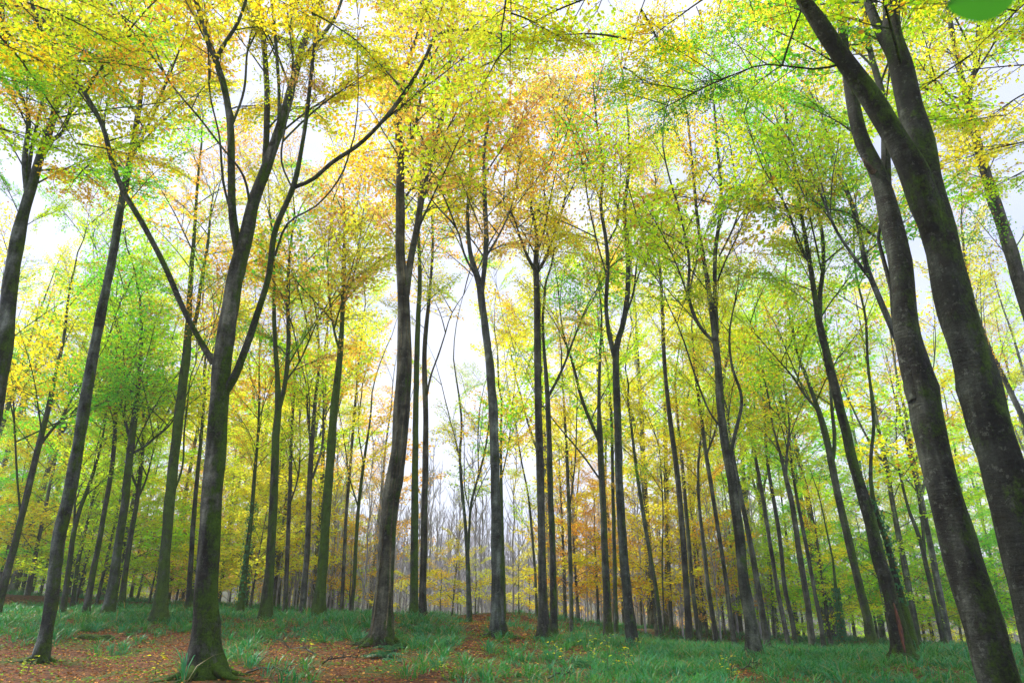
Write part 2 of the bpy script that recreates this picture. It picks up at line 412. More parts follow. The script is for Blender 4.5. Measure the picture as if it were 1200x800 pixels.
# 5a/5b pair
tree(27, 'dark green straight trunk, left one of the close pair right of the curved ivy beech',
 [([(485, 722, 13), (486, 600, 11), (487, 500, 9), (489, 400, 8), (492, 320, 6), (490, 250, 4), (494, 190, 3)], .5)], cb=380, nb=12, pal='yol', moss=0.75, tint=(.7, .75, .7))
tree(27.6, 'brown straight trunk, right one of the close pair right of the curved ivy beech',
 [([(495, 720, 11), (497, 615, 10), (499, 500, 8.5), (498, 400, 7), (503, 350, 5), (507, 290, 4), (505, 220, 3)], .8),
  ([(499, 470, 4), (505, 440, 3), (514, 415, 2.5), (522, 390, 2)], .8)], cb=400, nb=12, pal='yoY', moss=0.2, tint=(.9, .82, .75))
# 6
tree(21.5, 'pale lichen spotted beech in the picture middle, slim fork near orange leaves',
 [([(584, 744, 24), (583, 700, 19), (582, 640, 16.5), (580, 550, 14), (577, 465, 13), (572, 410, 12), (566, 365, 11), (562, 335, 10), (552, 300, 7), (548, 255, 5), (551, 200, 4), (549, 150, 3)], 1.0),
  ([(564, 345, 8), (569, 300, 7.5), (568, 225, 6.5), (567, 185, 5), (572, 130, 4), (566, 85, 3)], -.6),
  ([(561, 330, 4), (545, 300, 3.5), (535, 268, 3), (515, 245, 2.5)], -1.5),
  ([(570, 300, 4), (585, 275, 3), (600, 240, 2.5), (606, 205, 2)], 1.5)],
 cb=330, nb=24, bl=3.0, pal='opyYY', moss=0.15, tint=(1.1, 1.2, 1.25), flare=.5)
# 7, 8
tree(25, 'straight dark beech opening into many orange twigs, left of its thinner twin at middle',
 [([(638, 750, 19), (636, 700, 14), (635, 640, 12), (633, 550, 12), (631, 490, 11), (630, 400, 11), (629, 340, 9.5), (628, 312, 9), (629, 275, 6), (622, 240, 4), (624, 200, 3), (618, 160, 2.5)], .6),
  ([(629, 320, 6), (618, 300, 4.5), (610, 280, 3.5), (602, 255, 3), (590, 235, 2)], -1.2),
  ([(630, 318, 6), (638, 305, 5), (648, 278, 4), (660, 240, 3), (668, 190, 2.5)], 1.2),
  ([(628, 300, 4), (640, 262, 3), (638, 210, 2.5), (650, 170, 2)], -.8)],
 cb=340, nb=24, bl=3.0, pal='oooyY', moss=0.2, tint=(.8, .78, .75), flare=.7)
tree(26.5, 'thinner curved dark trunk forking halfway, right of its straight twin at the middle',
 [([(649, 748, 12), (648, 660, 9.5), (645, 575, 9), (643, 500, 8), (641, 455, 7), (638, 415, 5), (636, 375, 4), (640, 330, 3)], .5),
  ([(642, 465, 4.5), (653, 445, 4), (664, 420, 3.5), (672, 398, 3), (684, 370, 2)], .8)],
 cb=430, nb=14, bl=2.6, pal='goly', moss=0.45, tint=(.65, .68, .68))
tree(34, 'thin pale upright stem just right of the middle twin trunks',
 [([(670, 748, 6.5), (668, 650, 6), (665, 550, 5), (662, 490, 3.5), (658, 430, 2.5)], .5),
  ([(667, 600, 3), (674, 540, 2.5), (676, 480, 2)], .5)], cb=580, nb=12, bl=2.2, pal='oyY', moss=0.4, tint=(1.3, 1.35, 1.3), flare=.2)
# 10, 11
tree(30, 'dark trunk right of middle dividing into a wide V of limbs at half height',
 [([(713, 752, 14), (711, 700, 12), (709, 650, 10.5), (706, 575, 9.5), (703, 515, 9), (702, 475, 5.5), (703, 420, 4.5), (705, 370, 3), (700, 320, 2)], .5),
  ([(703, 518, 6), (693, 496, 5.5), (682, 468, 5), (671, 425, 4), (660, 390, 3), (655, 350, 2)], -1),
  ([(702, 560, 3.5), (688, 540, 3), (672, 520, 2.5), (655, 500, 2)], -1.2)],
 cb=500, nb=18, bl=2.7, pal='gllyo', moss=0.4, tint=(.65, .7, .65))
tree(24.5, 'tall wavy beech right of middle whose two long stems rise side by side',
 [([(742, 764, 20), (736, 705, 15.5), (729, 625, 13), (725, 550, 11.5), (724, 490, 11), (722, 440, 10.5), (722, 410, 9.5), (731, 375, 8), (736, 335, 7.5), (736, 300, 7), (732, 245, 6), (737, 195, 4.5), (736, 140, 3), (730, 90, 2.5)], .6),
  ([(721, 420, 8), (715, 398, 6.5), (711, 372, 6), (712, 300, 6), (710, 280, 5.5), (704, 240, 5), (707, 200, 4), (700, 150, 3), (696, 110, 2)], -.9),
  ([(733, 370, 4), (742, 345, 3.5), (746, 310, 3), (760, 260, 2.5), (768, 225, 2)], 1.4),
  ([(712, 285, 3.5), (724, 262, 3), (718, 215, 2.5), (722, 170, 2)], 1), ([(713, 330, 3), (700, 285, 2.5), (690, 240, 2.5), (682, 190, 2), (670, 150, 1.6)], -1)],
 cb=400, nb=26, bl=2.8, pal='yYlyo', moss=0.3, tint=(.75, .85, .85))
tree(34, 'narrow trunk half hidden just left of the tall wavy twin stemmed beech',
 [([(722, 742, 7), (720, 650, 6), (718, 560, 5), (716, 480, 4), (712, 430, 3)], .5)], cb=560, nb=12, bl=2.4, pal='gly', moss=.5, tint=(.8, .9, .9), flare=.2)
tree(32, 'thin slightly leaning stem left of the two close dark trunks right of middle',
 [([(777, 760, 7), (770, 700, 6.5), (763, 655, 6), (755, 610, 6), (748, 565, 5), (741, 510, 4), (736, 470, 3)], .5),
  ([(779, 740, 2.5), (776, 660, 2.5), (777, 600, 2), (774, 540, 2)], .4)], cb=600, nb=14, bl=2.4, pal='yol', moss=.5, tint=(.8, .9, .85), flare=.2)
tree(30, 'straight dark trunk with crooked thin top, front one of the pair right of middle',
 [([(809, 760, 12), (805, 700, 10), (800, 625, 8.5), (793, 550, 8), (785, 490, 7), (779, 430, 6), (777, 390, 5.5), (775, 340, 4.5), (772, 300, 4), (765, 262, 3), (768, 220, 2)], .5)],
 cb=420, nb=20, bl=2.8, pal='lyYo', moss=.25, tint=(.75, .7, .68), flare=.35)
tree(36, 'grey stem rising just behind the crooked topped dark trunk',
 [([(821, 760, 7), (812, 690, 6.5), (805, 610, 6), (800, 550, 5), (795, 500, 4), (791, 450, 3)], .5)], cb=540, nb=12, bl=2.6, pal='yl', moss=.35, tint=(1.2, 1.2, 1.15), flare=.2)
tree(34, 'gently bowed stem between the grey stem and the paler leaning stem, right half',
 [([(842, 762, 8.5), (835, 720, 7), (829, 680, 6.5), (825, 640, 6), (820, 600, 5), (818, 550, 4), (822, 505, 3)], .5)], cb=600, nb=12, bl=2.6, pal='yo', moss=.3, tint=(.9, .9, .9), flare=.25)
tree(32, 'leaning pale stem immediately left of the stout olive grey beech',
 [([(862, 762, 8), (855, 715, 7), (850, 675, 6.5), (840, 610, 6), (832, 560, 6), (827, 530, 6), (822, 490, 5), (815, 440, 4), (812, 400, 3)], .6),
  ([(827, 535, 3.5), (838, 505, 3), (845, 470, 2.5)], .5)], cb=540, nb=16, bl=2.6, pal='lyo', moss=.2, tint=(1.15, 1.1, 1.05), flare=.25)
tree(19.8, 'stout olive grey beech in the right half, many ascending branches above its crook',
 [([(887, 774, 24), (878, 720, 18), (871, 675, 16), (865, 615, 15), (858, 565, 14), (851, 525, 13.5), (845, 485, 12), (842, 435, 10.5), (838, 395, 9.5), (829, 330, 7), (818, 262, 5), (812, 200, 4), (806, 140, 3)], .5),
  ([(840, 390, 7), (838, 350, 6.5), (838, 300, 6), (845, 240, 5), (840, 165, 4), (835, 100, 3)], 1.4),
  ([(836, 400, 5), (822, 385, 5), (810, 360, 5), (807, 300, 4), (798, 255, 3), (785, 210, 2.5)], -1.3),
  ([(855, 540, 6), (861, 510, 5.5), (869, 465, 4.5), (858, 430, 4), (855, 390, 3), (862, 350, 2)], .8),
  ([(849, 505, 4), (835, 488, 3.5), (820, 455, 3), (808, 420, 2.5)], -1.2),
  ([(843, 300, 3), (858, 270, 3), (870, 230, 2.5), (880, 180, 2)], 1)],
 cb=430, nb=32, bl=2.6, pal='yYloyl', moss=.28, tint=(.95, .95, .85), flare=.45)
tree(26, 'second brown trunk leaning behind the stout olive grey beech of the right half',
 [([(901, 765, 12), (893, 715, 9.5), (887, 680, 8.5), (880, 640, 8), (872, 600, 7), (864, 560, 6), (857, 520, 4), (852, 480, 3)], .5)], cb=560, nb=12, bl=2.6, pal='yl', moss=.25, tint=(.95, .95, .9), flare=.3)
tree(35, 'slim grey trunk with slight bend, first one right of the stout olive beech pair',
 [([(926, 764, 8), (919, 730, 7), (912, 695, 6.5), (903, 640, 6), (895, 590, 6), (887, 545, 5), (880, 510, 4), (872, 470, 3)], .5)], cb=540, nb=14, bl=2.6, pal='lyY', moss=.2, tint=(1.2, 1.2, 1.25), flare=.3)
tree(34, 'dark trunk close behind the slim grey bent one, right half',
 [([(934, 763, 8.5), (927, 720, 7), (921, 695, 6.5), (915, 640, 6), (910, 605, 6), (903, 565, 5), (898, 530, 4), (896, 490, 3)], .5)], cb=560, nb=12, bl=2.4, pal='ly', moss=.3, tint=(.7, .75, .7), flare=.3)
tree(31, 'upright brownish trunk with two diverging tops, centre of the right hand group',
 [([(953, 764, 11), (947, 710, 9), (937, 650, 8.5), (928, 590, 7.5), (920, 555, 6.5), (914, 530, 4), (906, 500, 3), (900, 460, 2.5)], .5),
  ([(921, 560, 4.5), (922, 535, 4), (925, 500, 3), (920, 460, 2.5)], .8)], cb=560, nb=14, bl=2.6, pal='lyo', moss=.2, tint=(1.05, 1, .92), flare=.3)
tree(33, 'slim dark trunk right beside the two topped brownish trunk',
 [([(967, 764, 7.5), (960, 720, 6.5), (955, 695, 6), (945, 640, 5.5), (937, 600, 5), (930, 560, 4), (925, 520, 3)], .5)], cb=600, nb=12, bl=2.4, pal='gly', moss=.3, tint=(.75, .75, .7), flare=.3)
tree(38, 'thin dark stem just left of the ivy covered sapling',
 [([(977, 763, 4.5), (968, 715, 4), (962, 670, 3.5), (957, 630, 3), (950, 590, 2)], .3)], cb=640, nb=8, bl=2.0, pal='oy', moss=.3, tint=(.7, .7, .7), flare=.2)
tree(36, 'short sapling wholly wrapped in blue green ivy leaves',
 [([(989, 764, 6), (985, 730, 5.5), (981, 700, 5), (978, 675, 4), (976, 655, 3)], .3)], cb=660, nb=3, bl=1.0, pal='d', moss=.9, tint=(.8, 1, .9), name='ivy_covered_sapling', flare=.2, ivy=(690, 764))
tree(28, 'mossy green trunk leaning left, left neighbour of the thick mossy one with a red scar',
 [([(1026, 770, 16), (1018, 730, 13.5), (1008, 690, 12), (995, 635, 11.5), (982, 580, 10.5), (974, 540, 10), (965, 500, 9), (950, 455, 6), (934, 412, 4), (925, 370, 3)], .5),
  ([(975, 545, 6), (978, 520, 6), (975, 480, 5), (972, 440, 4), (968, 400, 3)], .8),
  ([(958, 480, 4), (945, 465, 3.5), (928, 440, 3), (915, 425, 2)], -1)],
 cb=500, nb=20, bl=2.8, pal='lylg', moss=.62, tint=(.8, .85, .7), flare=.4)
tree(18.5, 'thick mossy dark trunk with a red brown bark scar near its foot',
 [([(1060, 780, 34), (1052, 735, 24), (1045, 705, 21.5), (1032, 660, 20), (1017, 600, 17), (1002, 550, 15), (990, 500, 14), (975, 440, 12), (965, 400, 10.5), (960, 378, 9.5), (954, 340, 8), (945, 285, 6), (937, 240, 5), (930, 190, 4), (920, 130, 3)], .6),
  ([(961, 382, 7), (961, 345, 6.5), (965, 310, 6), (962, 265, 5), (952, 228, 4), (948, 180, 3)], 1.2),
  ([(950, 310, 4), (935, 285, 3), (925, 250, 2.5), (905, 215, 2)], -1.2)],
 cb=380, nb=26, bl=2.6, pal='llyYg', moss=.55, tint=(.55, .52, .45), flare=.5, scar=True)
tree(22, 'snaking thin dark stem joined low beside the ivy clad trunk, behind the scarred mossy trunk',
 [([(1073, 768, 13), (1064, 725, 11.5), (1056, 700, 10.5), (1048, 670, 9.5), (1038, 630, 8.5), (1027, 600, 7), (1021, 570, 6), (1021, 530, 5), (1024, 500, 5), (1022, 470, 4.5), (1017, 425, 4), (1014, 370, 3.5), (1003, 320, 3), (1000, 270, 2)], .4)],
 cb=430, nb=12, bl=2.4, pal='lgy', moss=.7, tint=(.6, .65, .6), flare=.4, ivy=(585, 700))
tree(38, 'slim dark forked tree standing alone between the mossy pair and the huge right trunks',
 [([(1109, 764, 9), (1101, 730, 7.5), (1094, 700, 7), (1085, 660, 6.5), (1076, 625, 6), (1066, 600, 4.5), (1058, 570, 4), (1052, 540, 3), (1050, 500, 2)], .5),
  ([(1084, 655, 5), (1081, 615, 4.5), (1076, 580, 4), (1068, 545, 3), (1060, 510, 2.5), (1052, 470, 2)], .8)], cb=600, nb=16, bl=2.6, pal='lyo', moss=.5, tint=(.7, .75, .7), flare=.3)
# 29 and 30: the huge pair at right
tree(9.2, 'huge dark trunk at right foreground, left one of the leaning pair, broken stub high up',
 [([(1198, 885, 60), (1183, 835, 52), (1168, 795, 49), (1150, 725, 46), (1128, 650, 44), (1110, 585, 41), (1092, 515, 38), (1076, 440, 35), (1064, 400, 32), (1058, 330, 28), (1042, 250, 25), (1027, 200, 21), (1010, 165, 18), (998, 112, 15), (990, 60, 12), (985, 15, 9), (980, -30, 8)], 1.6),
  ([(1038, 225, 14), (1038, 185, 11), (1035, 120, 9), (1020, 60, 7), (1012, 10, 6)], 2.4),
  ([(1075, 470, 22), (1062, 415, 20), (1050, 370, 12), (1045, 340, 6)], .4)],
 cb=170, nb=14, bl=2.8, pal='lgy', moss=.42, tint=(.42, .42, .40), flare=.5, stub=True)
tree(8.4, 'largest trunk at the right edge with a heavy arm crossing leftward at its high fork',
 [([(1268, 900, 70), (1243, 800, 64), (1222, 720, 61), (1197, 625, 57), (1175, 545, 53), (1155, 480, 50), (1140, 425, 47), (1127, 385, 44), (1112, 325, 41), (1099, 270, 39), (1087, 215, 36), (1072, 145, 33), (1055, 78, 28), (1047, 40, 22), (1044, -5, 18), (1040, -45, 15)], .8),
  ([(1100, 290, 30), (1086, 245, 34), (1072, 205, 34), (1050, 163, 30), (1025, 122, 27), (1000, 85, 25), (975, 50, 22), (955, 20, 19), (938, -5, 17), (915, -45, 14)], -.5),
  ([(1058, 85, 16), (1040, 55, 13), (1027, 28, 12), (1012, -10, 10)], .4),
  ([(990, 74, 4), (960, 81, 3), (925, 78, 2.4), (895, 76, 2), (850, 92, 1.8), (800, 115, 1.5), (768, 132, 1.2)], 1.2)],
 cb=90, nb=10, bl=2.6, spray=(3, 'ggdgl', 1.5, 16), pal='lgl', moss=.50, tint=(.36, .38, .36), flare=.5)
tree(15.5, 'pale brown forest tree slanting out through the right edge above the huge trunk pair',
 [([(1335, 812, 34), (1290, 640, 28), (1250, 500, 25), (1222, 410, 22), (1200, 345, 20), (1180, 280, 17.5), (1162, 225, 15), (1147, 175, 12.5), (1136, 125, 10), (1126, 88, 8.5), (1118, 50, 7), (1108, 0, 5.5), (1100, -30, 4)], 1.0),
  ([(1134, 120, 5), (1142, 80, 4.5), (1145, 40, 4), (1150, -10, 3)], 1.2), ([(1145, 170, 4), (1135, 150, 3), (1118, 120, 2.5), (1105, 105, 2)], -1)],
 cb=330, nb=24, bl=2.8, pal='YylY', moss=.3, tint=(.95, .85, .8), flare=.5)
tree(17, 'pale leaning stem passing behind the huge left trunk of the right foreground',
 [([(1163, 775, 16), (1135, 650, 13), (1105, 540, 11), (1075, 450, 10), (1052, 400, 9), (1035, 360, 8.5), (1015, 310, 7.5), (1005, 262, 6), (992, 225, 5), (975, 185, 4), (965, 140, 3)], .8),
  ([(1022, 330, 5), (1000, 300, 5), (980, 270, 4), (965, 235, 3.5), (955, 210, 3)], -.6),
  ([(1030, 280, 4), (1018, 272, 4), (995, 250, 3), (970, 245, 2)], -.6)],
 cb=330, nb=16, bl=2.5, pal='lyg', moss=.15, tint=(1.25, 1.3, 1.35), flare=.4)
tree(30, 'thin slanting stem crossing the gap at the right edge beyond the largest trunk',
 [([(1290, 775, 12), (1250, 640, 10), (1222, 550, 9), (1200, 493, 8), (1180, 450, 7), (1157, 402, 6), (1140, 350, 5), (1130, 300, 4)], .6)],
 cb=470, nb=18, bl=2.8, pal='yYo', moss=.4, tint=(.9, .9, .85), flare=.3)
# left group
tree(26, 'dark branching trunk nearest the left edge behind the leaning grey beech',
 [([(-7, 722, 14), (3, 690, 11.5), (14, 650, 10), (29, 590, 9), (44, 527, 8.5), (55, 485, 7.5), (65, 440, 6), (74, 400, 4.5), (80, 350, 3)], .6),
  ([(46, 522, 4.5), (57, 508, 4), (70, 493, 3.5), (80, 475, 3), (92, 455, 2)], .6), ([(24, 600, 3.5), (21, 570, 3), (18, 520, 2.5), (15, 450, 2)], -.4)],
 cb=540, nb=20, bl=3.2, pal='ylgy', moss=.4, tint=(.7, .7, .68))
tree(29, 'dark leaning trunk just right of the slender grey beech with a mossy foot',
 [([(73, 722, 9), (80, 670, 7.5), (87, 622, 7), (94, 595, 6), (105, 567, 5), (112, 545, 4), (119, 520, 3), (125, 480, 2)], .5), ([(87, 615, 4), (88, 585, 3), (90, 550, 2)], .3)],
 cb=600, nb=14, bl=2.8, pal='glly', moss=.45, tint=(.65, .68, .65))
tree(34, 'thin grey leaning stem second right of the slender grey beech',
 [([(83, 720, 7), (88, 685, 6), (92, 655, 5.5), (98, 630, 5), (104, 605, 4), (112, 570, 3)], .5)], cb=620, nb=12, bl=2.4, pal='gl', moss=.4, tint=(.95, .95, .95), flare=.3)
tree(29, 'tall slim dark trunk third right of the slender grey beech',
 [([(100, 722, 11), (110, 665, 8.5), (117, 630, 7.5), (122, 600, 7), (132, 540, 6.5), (135, 500, 5.5), (137, 440, 4.5), (138, 390, 3)], .5)], cb=540, nb=16, bl=3.0, pal='glgl', moss=.4, tint=(.75, .72, .7))
tree(28, 'broad grey green trunk of the left group, leafy arm reaching out right',
 [([(127, 718, 18), (135, 665, 13), (140, 630, 12), (145, 600, 11.5), (150, 550, 10.5), (155, 510, 9.5), (160, 470, 7.5), (163, 440, 6), (166, 400, 4.5), (164, 350, 3)], .5),
  ([(156, 530, 4.5), (168, 524, 4), (182, 512, 3.5), (197, 500, 2.5), (210, 480, 2)], -.6), ([(151, 510, 4), (146, 490, 3.5), (140, 470, 2.5)], .5)],
 cb=540, nb=20, bl=3.2, pal='glglly', moss=.5, tint=(.95, 1.05, 1))
tree(31, 'dark trunk with upswept side branches between the grey green one and the mossy flared one',
 [([(142, 712, 10), (147, 670, 8), (152, 635, 7.5), (160, 590, 6.5), (165, 550, 6), (168, 515, 5.5), (169, 480, 4), (172, 440, 3)], .5),
  ([(163, 575, 4), (156, 560, 3.5), (153, 530, 3), (155, 500, 2)], -.5), ([(163, 580, 3.5), (170, 565, 3), (177, 540, 2)], .5)],
 cb=560, nb=14, bl=2.8, pal='glly', moss=.4, tint=(.65, .65, .62))
tree(26, 'green mossy trunk with wide flared foot and two tops, left of the large foreground fork',
 [([(186, 730, 25), (190, 690, 18), (193, 655, 16), (200, 575, 15), (207, 510, 14), (213, 460, 13.5), (219, 410, 12), (221, 375, 9), (224, 320, 7), (228, 270, 5), (231, 220, 4), (236, 170, 3)], .6),
  ([(221, 395, 6), (229, 375, 6), (235, 335, 5.5), (243, 290, 4.5), (247, 245, 3)], .9), ([(203, 580, 3), (213, 550, 3), (216, 505, 2.5), (220, 470, 2)], .6)],
 cb=430, nb=22, bl=3.2, pal='ylopo', moss=.72, tint=(.75, .8, .65), flare=.6)
tree(31, 'narrow dark trunk half hidden behind the left edge of the large foreground fork',
 [([(220, 716, 8.5), (223, 670, 7.5), (226, 620, 7), (231, 560, 6), (236, 510, 5), (240, 460, 4)], .4)], cb=540, nb=12, bl=3.0, pal='lgyo', moss=.4, tint=(.6, .62, .6))
tree(31, 'leafy ivied trunk standing just right of the large foreground fork in orange leaves',
 [([(281, 719, 10.5), (285, 685, 9), (288, 660, 8), (294, 610, 6.5), (298, 560, 5.5), (302, 515, 4), (304, 470, 3)], .5)], cb=580, nb=16, bl=3.0, pal='oyoy', moss=.7, tint=(.7, .72, .6), ivy=(590, 700))
tree(27, 'dark mossy trunk dividing in two at mid height, left of the slim brown pole',
 [([(310, 727, 20), (315, 680, 14.5), (317, 650, 13), (320, 600, 12.5), (322, 550, 12), (323, 515, 12), (326, 475, 10), (325, 440, 7), (322, 395, 6.5), (321, 340, 5), (321, 300, 3.5), (318, 260, 2.5)], .5),
  ([(327, 480, 7), (333, 455, 7), (338, 400, 6.5), (337, 345, 5.5), (340, 295, 4), (345, 250, 3)], 1.0),
  ([(336, 445, 3), (350, 425, 2.5), (362, 400, 2), (372, 375, 1.6)], .5)],
 cb=440, nb=22, bl=3.2, pal='yloYp', moss=.6, tint=(.5, .5, .42), flare=.55)
tree(32, 'slim brown pole right of the dark mossy dividing trunk',
 [([(333, 722, 7.5), (335, 690, 7), (337, 640, 6.5), (340, 565, 5.5), (342, 500, 4.5), (345, 450, 3), (343, 410, 2)], .4), ([(340, 590, 2.5), (349, 560, 2.5), (352, 520, 2)], .4)], cb=580, nb=12, bl=2.6, pal='ly', moss=.2, tint=(.9, .85, .8), flare=.3)
tree(32, 'grey trunk with narrow upright branches, left of the bright green mossy leaning trunk',
 [([(354, 721, 11), (357, 680, 9.5), (360, 645, 8.5), (362, 585, 8), (365, 525, 7), (370, 465, 5), (374, 425, 4), (372, 380, 3)], .4),
  ([(365, 530, 4), (361, 490, 3.5), (359, 450, 2.5)], -.4), ([(366, 560, 4), (376, 530, 3.5), (379, 480, 3), (378, 440, 2)], .5)], cb=520, nb=16, bl=2.8, pal='yYol', moss=.15, tint=(1.15, 1.15, 1.2), flare=.35)
tree(27.5, 'bright green mossy trunk leaning right, unbranched to high up',
 [([(373, 721, 21), (376, 685, 16), (379, 655, 14.5), (382, 600, 14), (387, 540, 13), (392, 475, 12), (397, 430, 10), (400, 395, 7.5), (402, 350, 6.5), (403, 305, 6), (403, 290, 4), (405, 260, 3)], .5),
  ([(399, 415, 4), (390, 380, 3.5), (385, 340, 2.5)], -.6), ([(401, 360, 3), (412, 330, 2.5), (420, 300, 2)], .8)],
 cb=400, nb=20, bl=3.2, pal='yYop', moss=.95, tint=(.7, .8, .55), flare=.4)
tree(36, 'thin smooth grey pole left of the ivy beech, before the misty thicket',
 [([(400, 720, 6), (403, 660, 5.5), (405, 615, 5), (410, 550, 4.5), (417, 465, 3.8), (420, 430, 3), (424, 390, 2)], .4)], cb=500, nb=10, bl=2.4, pal='yl', moss=.15, tint=(1.3, 1.3, 1.4), flare=.2)
tree(35, 'thin mossy pole with small orange sprays, nearest left of the curved ivy beech',
 [([(411, 722, 6.5), (415, 680, 6), (417, 640, 5.5), (422, 575, 5), (428, 530, 4), (434, 490, 3), (436, 460, 2)], .4), ([(420, 595, 2.5), (410, 560, 2.2), (404, 520, 2)], -.4), ([(426, 545, 2.5), (420, 500, 2), (424, 460, 1.8)], .4)], cb=600, nb=12, bl=2.2, pal='ooy', moss=.6, tint=(.9, .95, .85), flare=.2)
tree(29, 'young two stemmed tree alone in the bright gap left of the lichen spotted beech',
 [([(550, 733, 9), (549, 690, 7.5), (548, 655, 6.5), (545, 610, 5), (541, 570, 5), (539, 535, 4), (541, 495, 3.5), (538, 465, 3), (534, 440, 2)], .4),
  ([(548, 655, 5), (550, 620, 4), (552, 590, 4), (560, 560, 3.5), (568, 530, 3), (573, 495, 2)], .5),
  ([(540, 545, 2.5), (534, 515, 2.2), (528, 495, 2)], -.3), ([(551, 600, 2), (545, 575, 2), (544, 550, 1.6)], .2), ([(561, 558, 2.2), (560, 520, 2), (562, 480, 1.6)], .2)],
 cb=640, nb=14, bl=1.7, pal='yYlo', moss=.35, tint=(1.1, 1.3, 1.2), flare=.35, dens=.6)
tree(33, 'dark mossy stem peeping out behind the right side of the lichen spotted beech',
 [([(591, 730, 6.5), (590, 680, 6), (588, 600, 5), (587, 520, 4), (588, 470, 3)], .3), ([(588, 560, 2.5), (596, 520, 2), (600, 480, 1.8)], .3)], cb=590, nb=14, bl=2.4, pal='glyo', moss=.8, tint=(.7, .8, .7), flare=.2)
tree(36, 'very thin leaning stem left of the middle twin trunks',
 [([(629, 715, 4.5), (627, 670, 4), (623, 620, 4), (619, 580, 3), (610, 535, 2.5), (605, 500, 2)], .3)], cb=640, nb=12, bl=2.0, pal='yly', moss=.4, tint=(.9, 1, .9), flare=.2)

# ------------------------------------------------------------------ ground shape from where the trees stand
BASES = []
for t in T:
    p, _ = P3(t['stems'][0][0][0][0], t['stems'][0][0][0][1], t['Y'])
    BASES.append(p)
BASES = np.array(BASES)
def z0(x, y):
    x = np.asarray(x, float); y = np.asarray(y, float)
    yy = np.clip(y, 0, 38)
    z = 0.02 - 0.042 * np.clip(x, -45, 45) * yy / 33 + 0.10 * np.exp(-((y - 30) / 9)**2)
    z = z - 0.11 * np.clip(y - 37, 0, 25) * (1 - np.exp(-np.clip(y - 37, 0, 160) / 12))
    z = z + 0.085 * np.clip(y - 62, 0, 150) + 0.012 * np.clip(y - 212, 0, 3000)
    return z
RES = BASES[:, 2] - z0(BASES[:, 0], BASES[:, 1])
def gz(x, y):
    x = np.atleast_1d(np.asarray(x, float)); y = np.atleast_1d(np.asarray(y, float))
    num = np.zeros(x.shape); den = np.full(x.shape, 0.12)
    for b, r in zip(BASES, RES):
        k = np.exp(-((x - b[0])**2 + (y - b[1])**2) / (2 * 1.7**2)); num += k * r; den += k
    z = z0(x, y) + num / den
    z += 0.035 * np.sin(x * 1.3 + 0.7 * y) * np.sin(y * 0.9 - 0.4 * x) + 0.02 * np.sin(x * 3.1) * np.sin(y * 2.7)
    return z

# ------------------------------------------------------------------ build the trees
def lod_for(Y): return 'near' if Y < 17.5 else ('mid' if Y < 33 else 'far')

def stem_points(px, Y0, dy):
    n = len(px); out_ = []
    L0 = [0.0]
    for a, b in zip(px[:-1], px[1:]): L0.append(L0[-1] + math.hypot(a[0]-b[0], a[1]-b[1]))
    for (x, y, wd), l in zip(px, L0):
        s = l / L0[-1]
        p, t = P3(x, y, Y0 + dy * s ** 1.3)
        out_.append([*p, wd * t / F * 0.5 * (0.89 if Y0 < 10.5 else 0.77)])
    return np.array(out_)

def project(D):
    rel = D[:, :3] - [0, 0, CAMZ]
    zc = rel[:, 1] * math.cos(PITCH) + rel[:, 2] * math.sin(PITCH); yc = -rel[:, 1] * math.sin(PITCH) + rel[:, 2] * math.cos(PITCH)
    return np.stack([600 + F * rel[:, 0] / zc, 400 - F * yc / zc], 1)

def extend(P, length, rng):
    """carry a stem on past its last measured point, tapering to a twig."""
    d = norm((P[-1, :3] - P[-3, :3])[None])[0]; r = P[-1, 3]; k = 8; Q = []
    p = P[-1, :3].copy()
    for i in range(k):
        d = norm((d + rng.normal(0, 0.10, 3) + [0, 0, 0.10])[None])[0]
        p = p + d * length / k; Q.append([*p, max(r * (1 - (i + 1) / k), 0.006)])
    return np.vstack([P, Q])

def add_bough(parent, base, az, tilt, sc, lod, color, barkc, rng=random, roll=None):
    wd, lf, mw, ml = BOUGH[lod][rng.randrange(NB[lod])]
    e = Euler((roll if roll is not None else rng.uniform(-.35, .35), -tilt, az), 'XYZ')
    b = link('branch', mw, parent, base, e, sc, barkc)
    f = link('foliage', ml, b, None, None, None, color); f['kind'] = 'stuff'
    return b

ivy_meshes = {}
def ivy_mesh(P, rng, n=900, size=0.09):
    k = rng.integers(0, len(P) - 1, n); f = rng.random((n, 1))
    c = P[k] * (1 - f) + P[k+1] * f
    a = rng.uniform(0, 6.28, n); o = np.stack([np.cos(a), np.sin(a), 0*a], 1)
    r = c[:, 3:4] + rng.uniform(0.02, 0.14, (n, 1))
    pos = c[:, :3] + o * r
    ax = norm(np.stack([rng.normal(0, .5, n), rng.normal(0, .5, n), -np.ones(n)], 1))
    nr = norm(o + rng.normal(0, .35, (n, 3)))
    ln = size * rng.uniform(.7, 1.2, n)
    return leaves(pos, ax, nr, ln, ln * 0.85, rng, False)

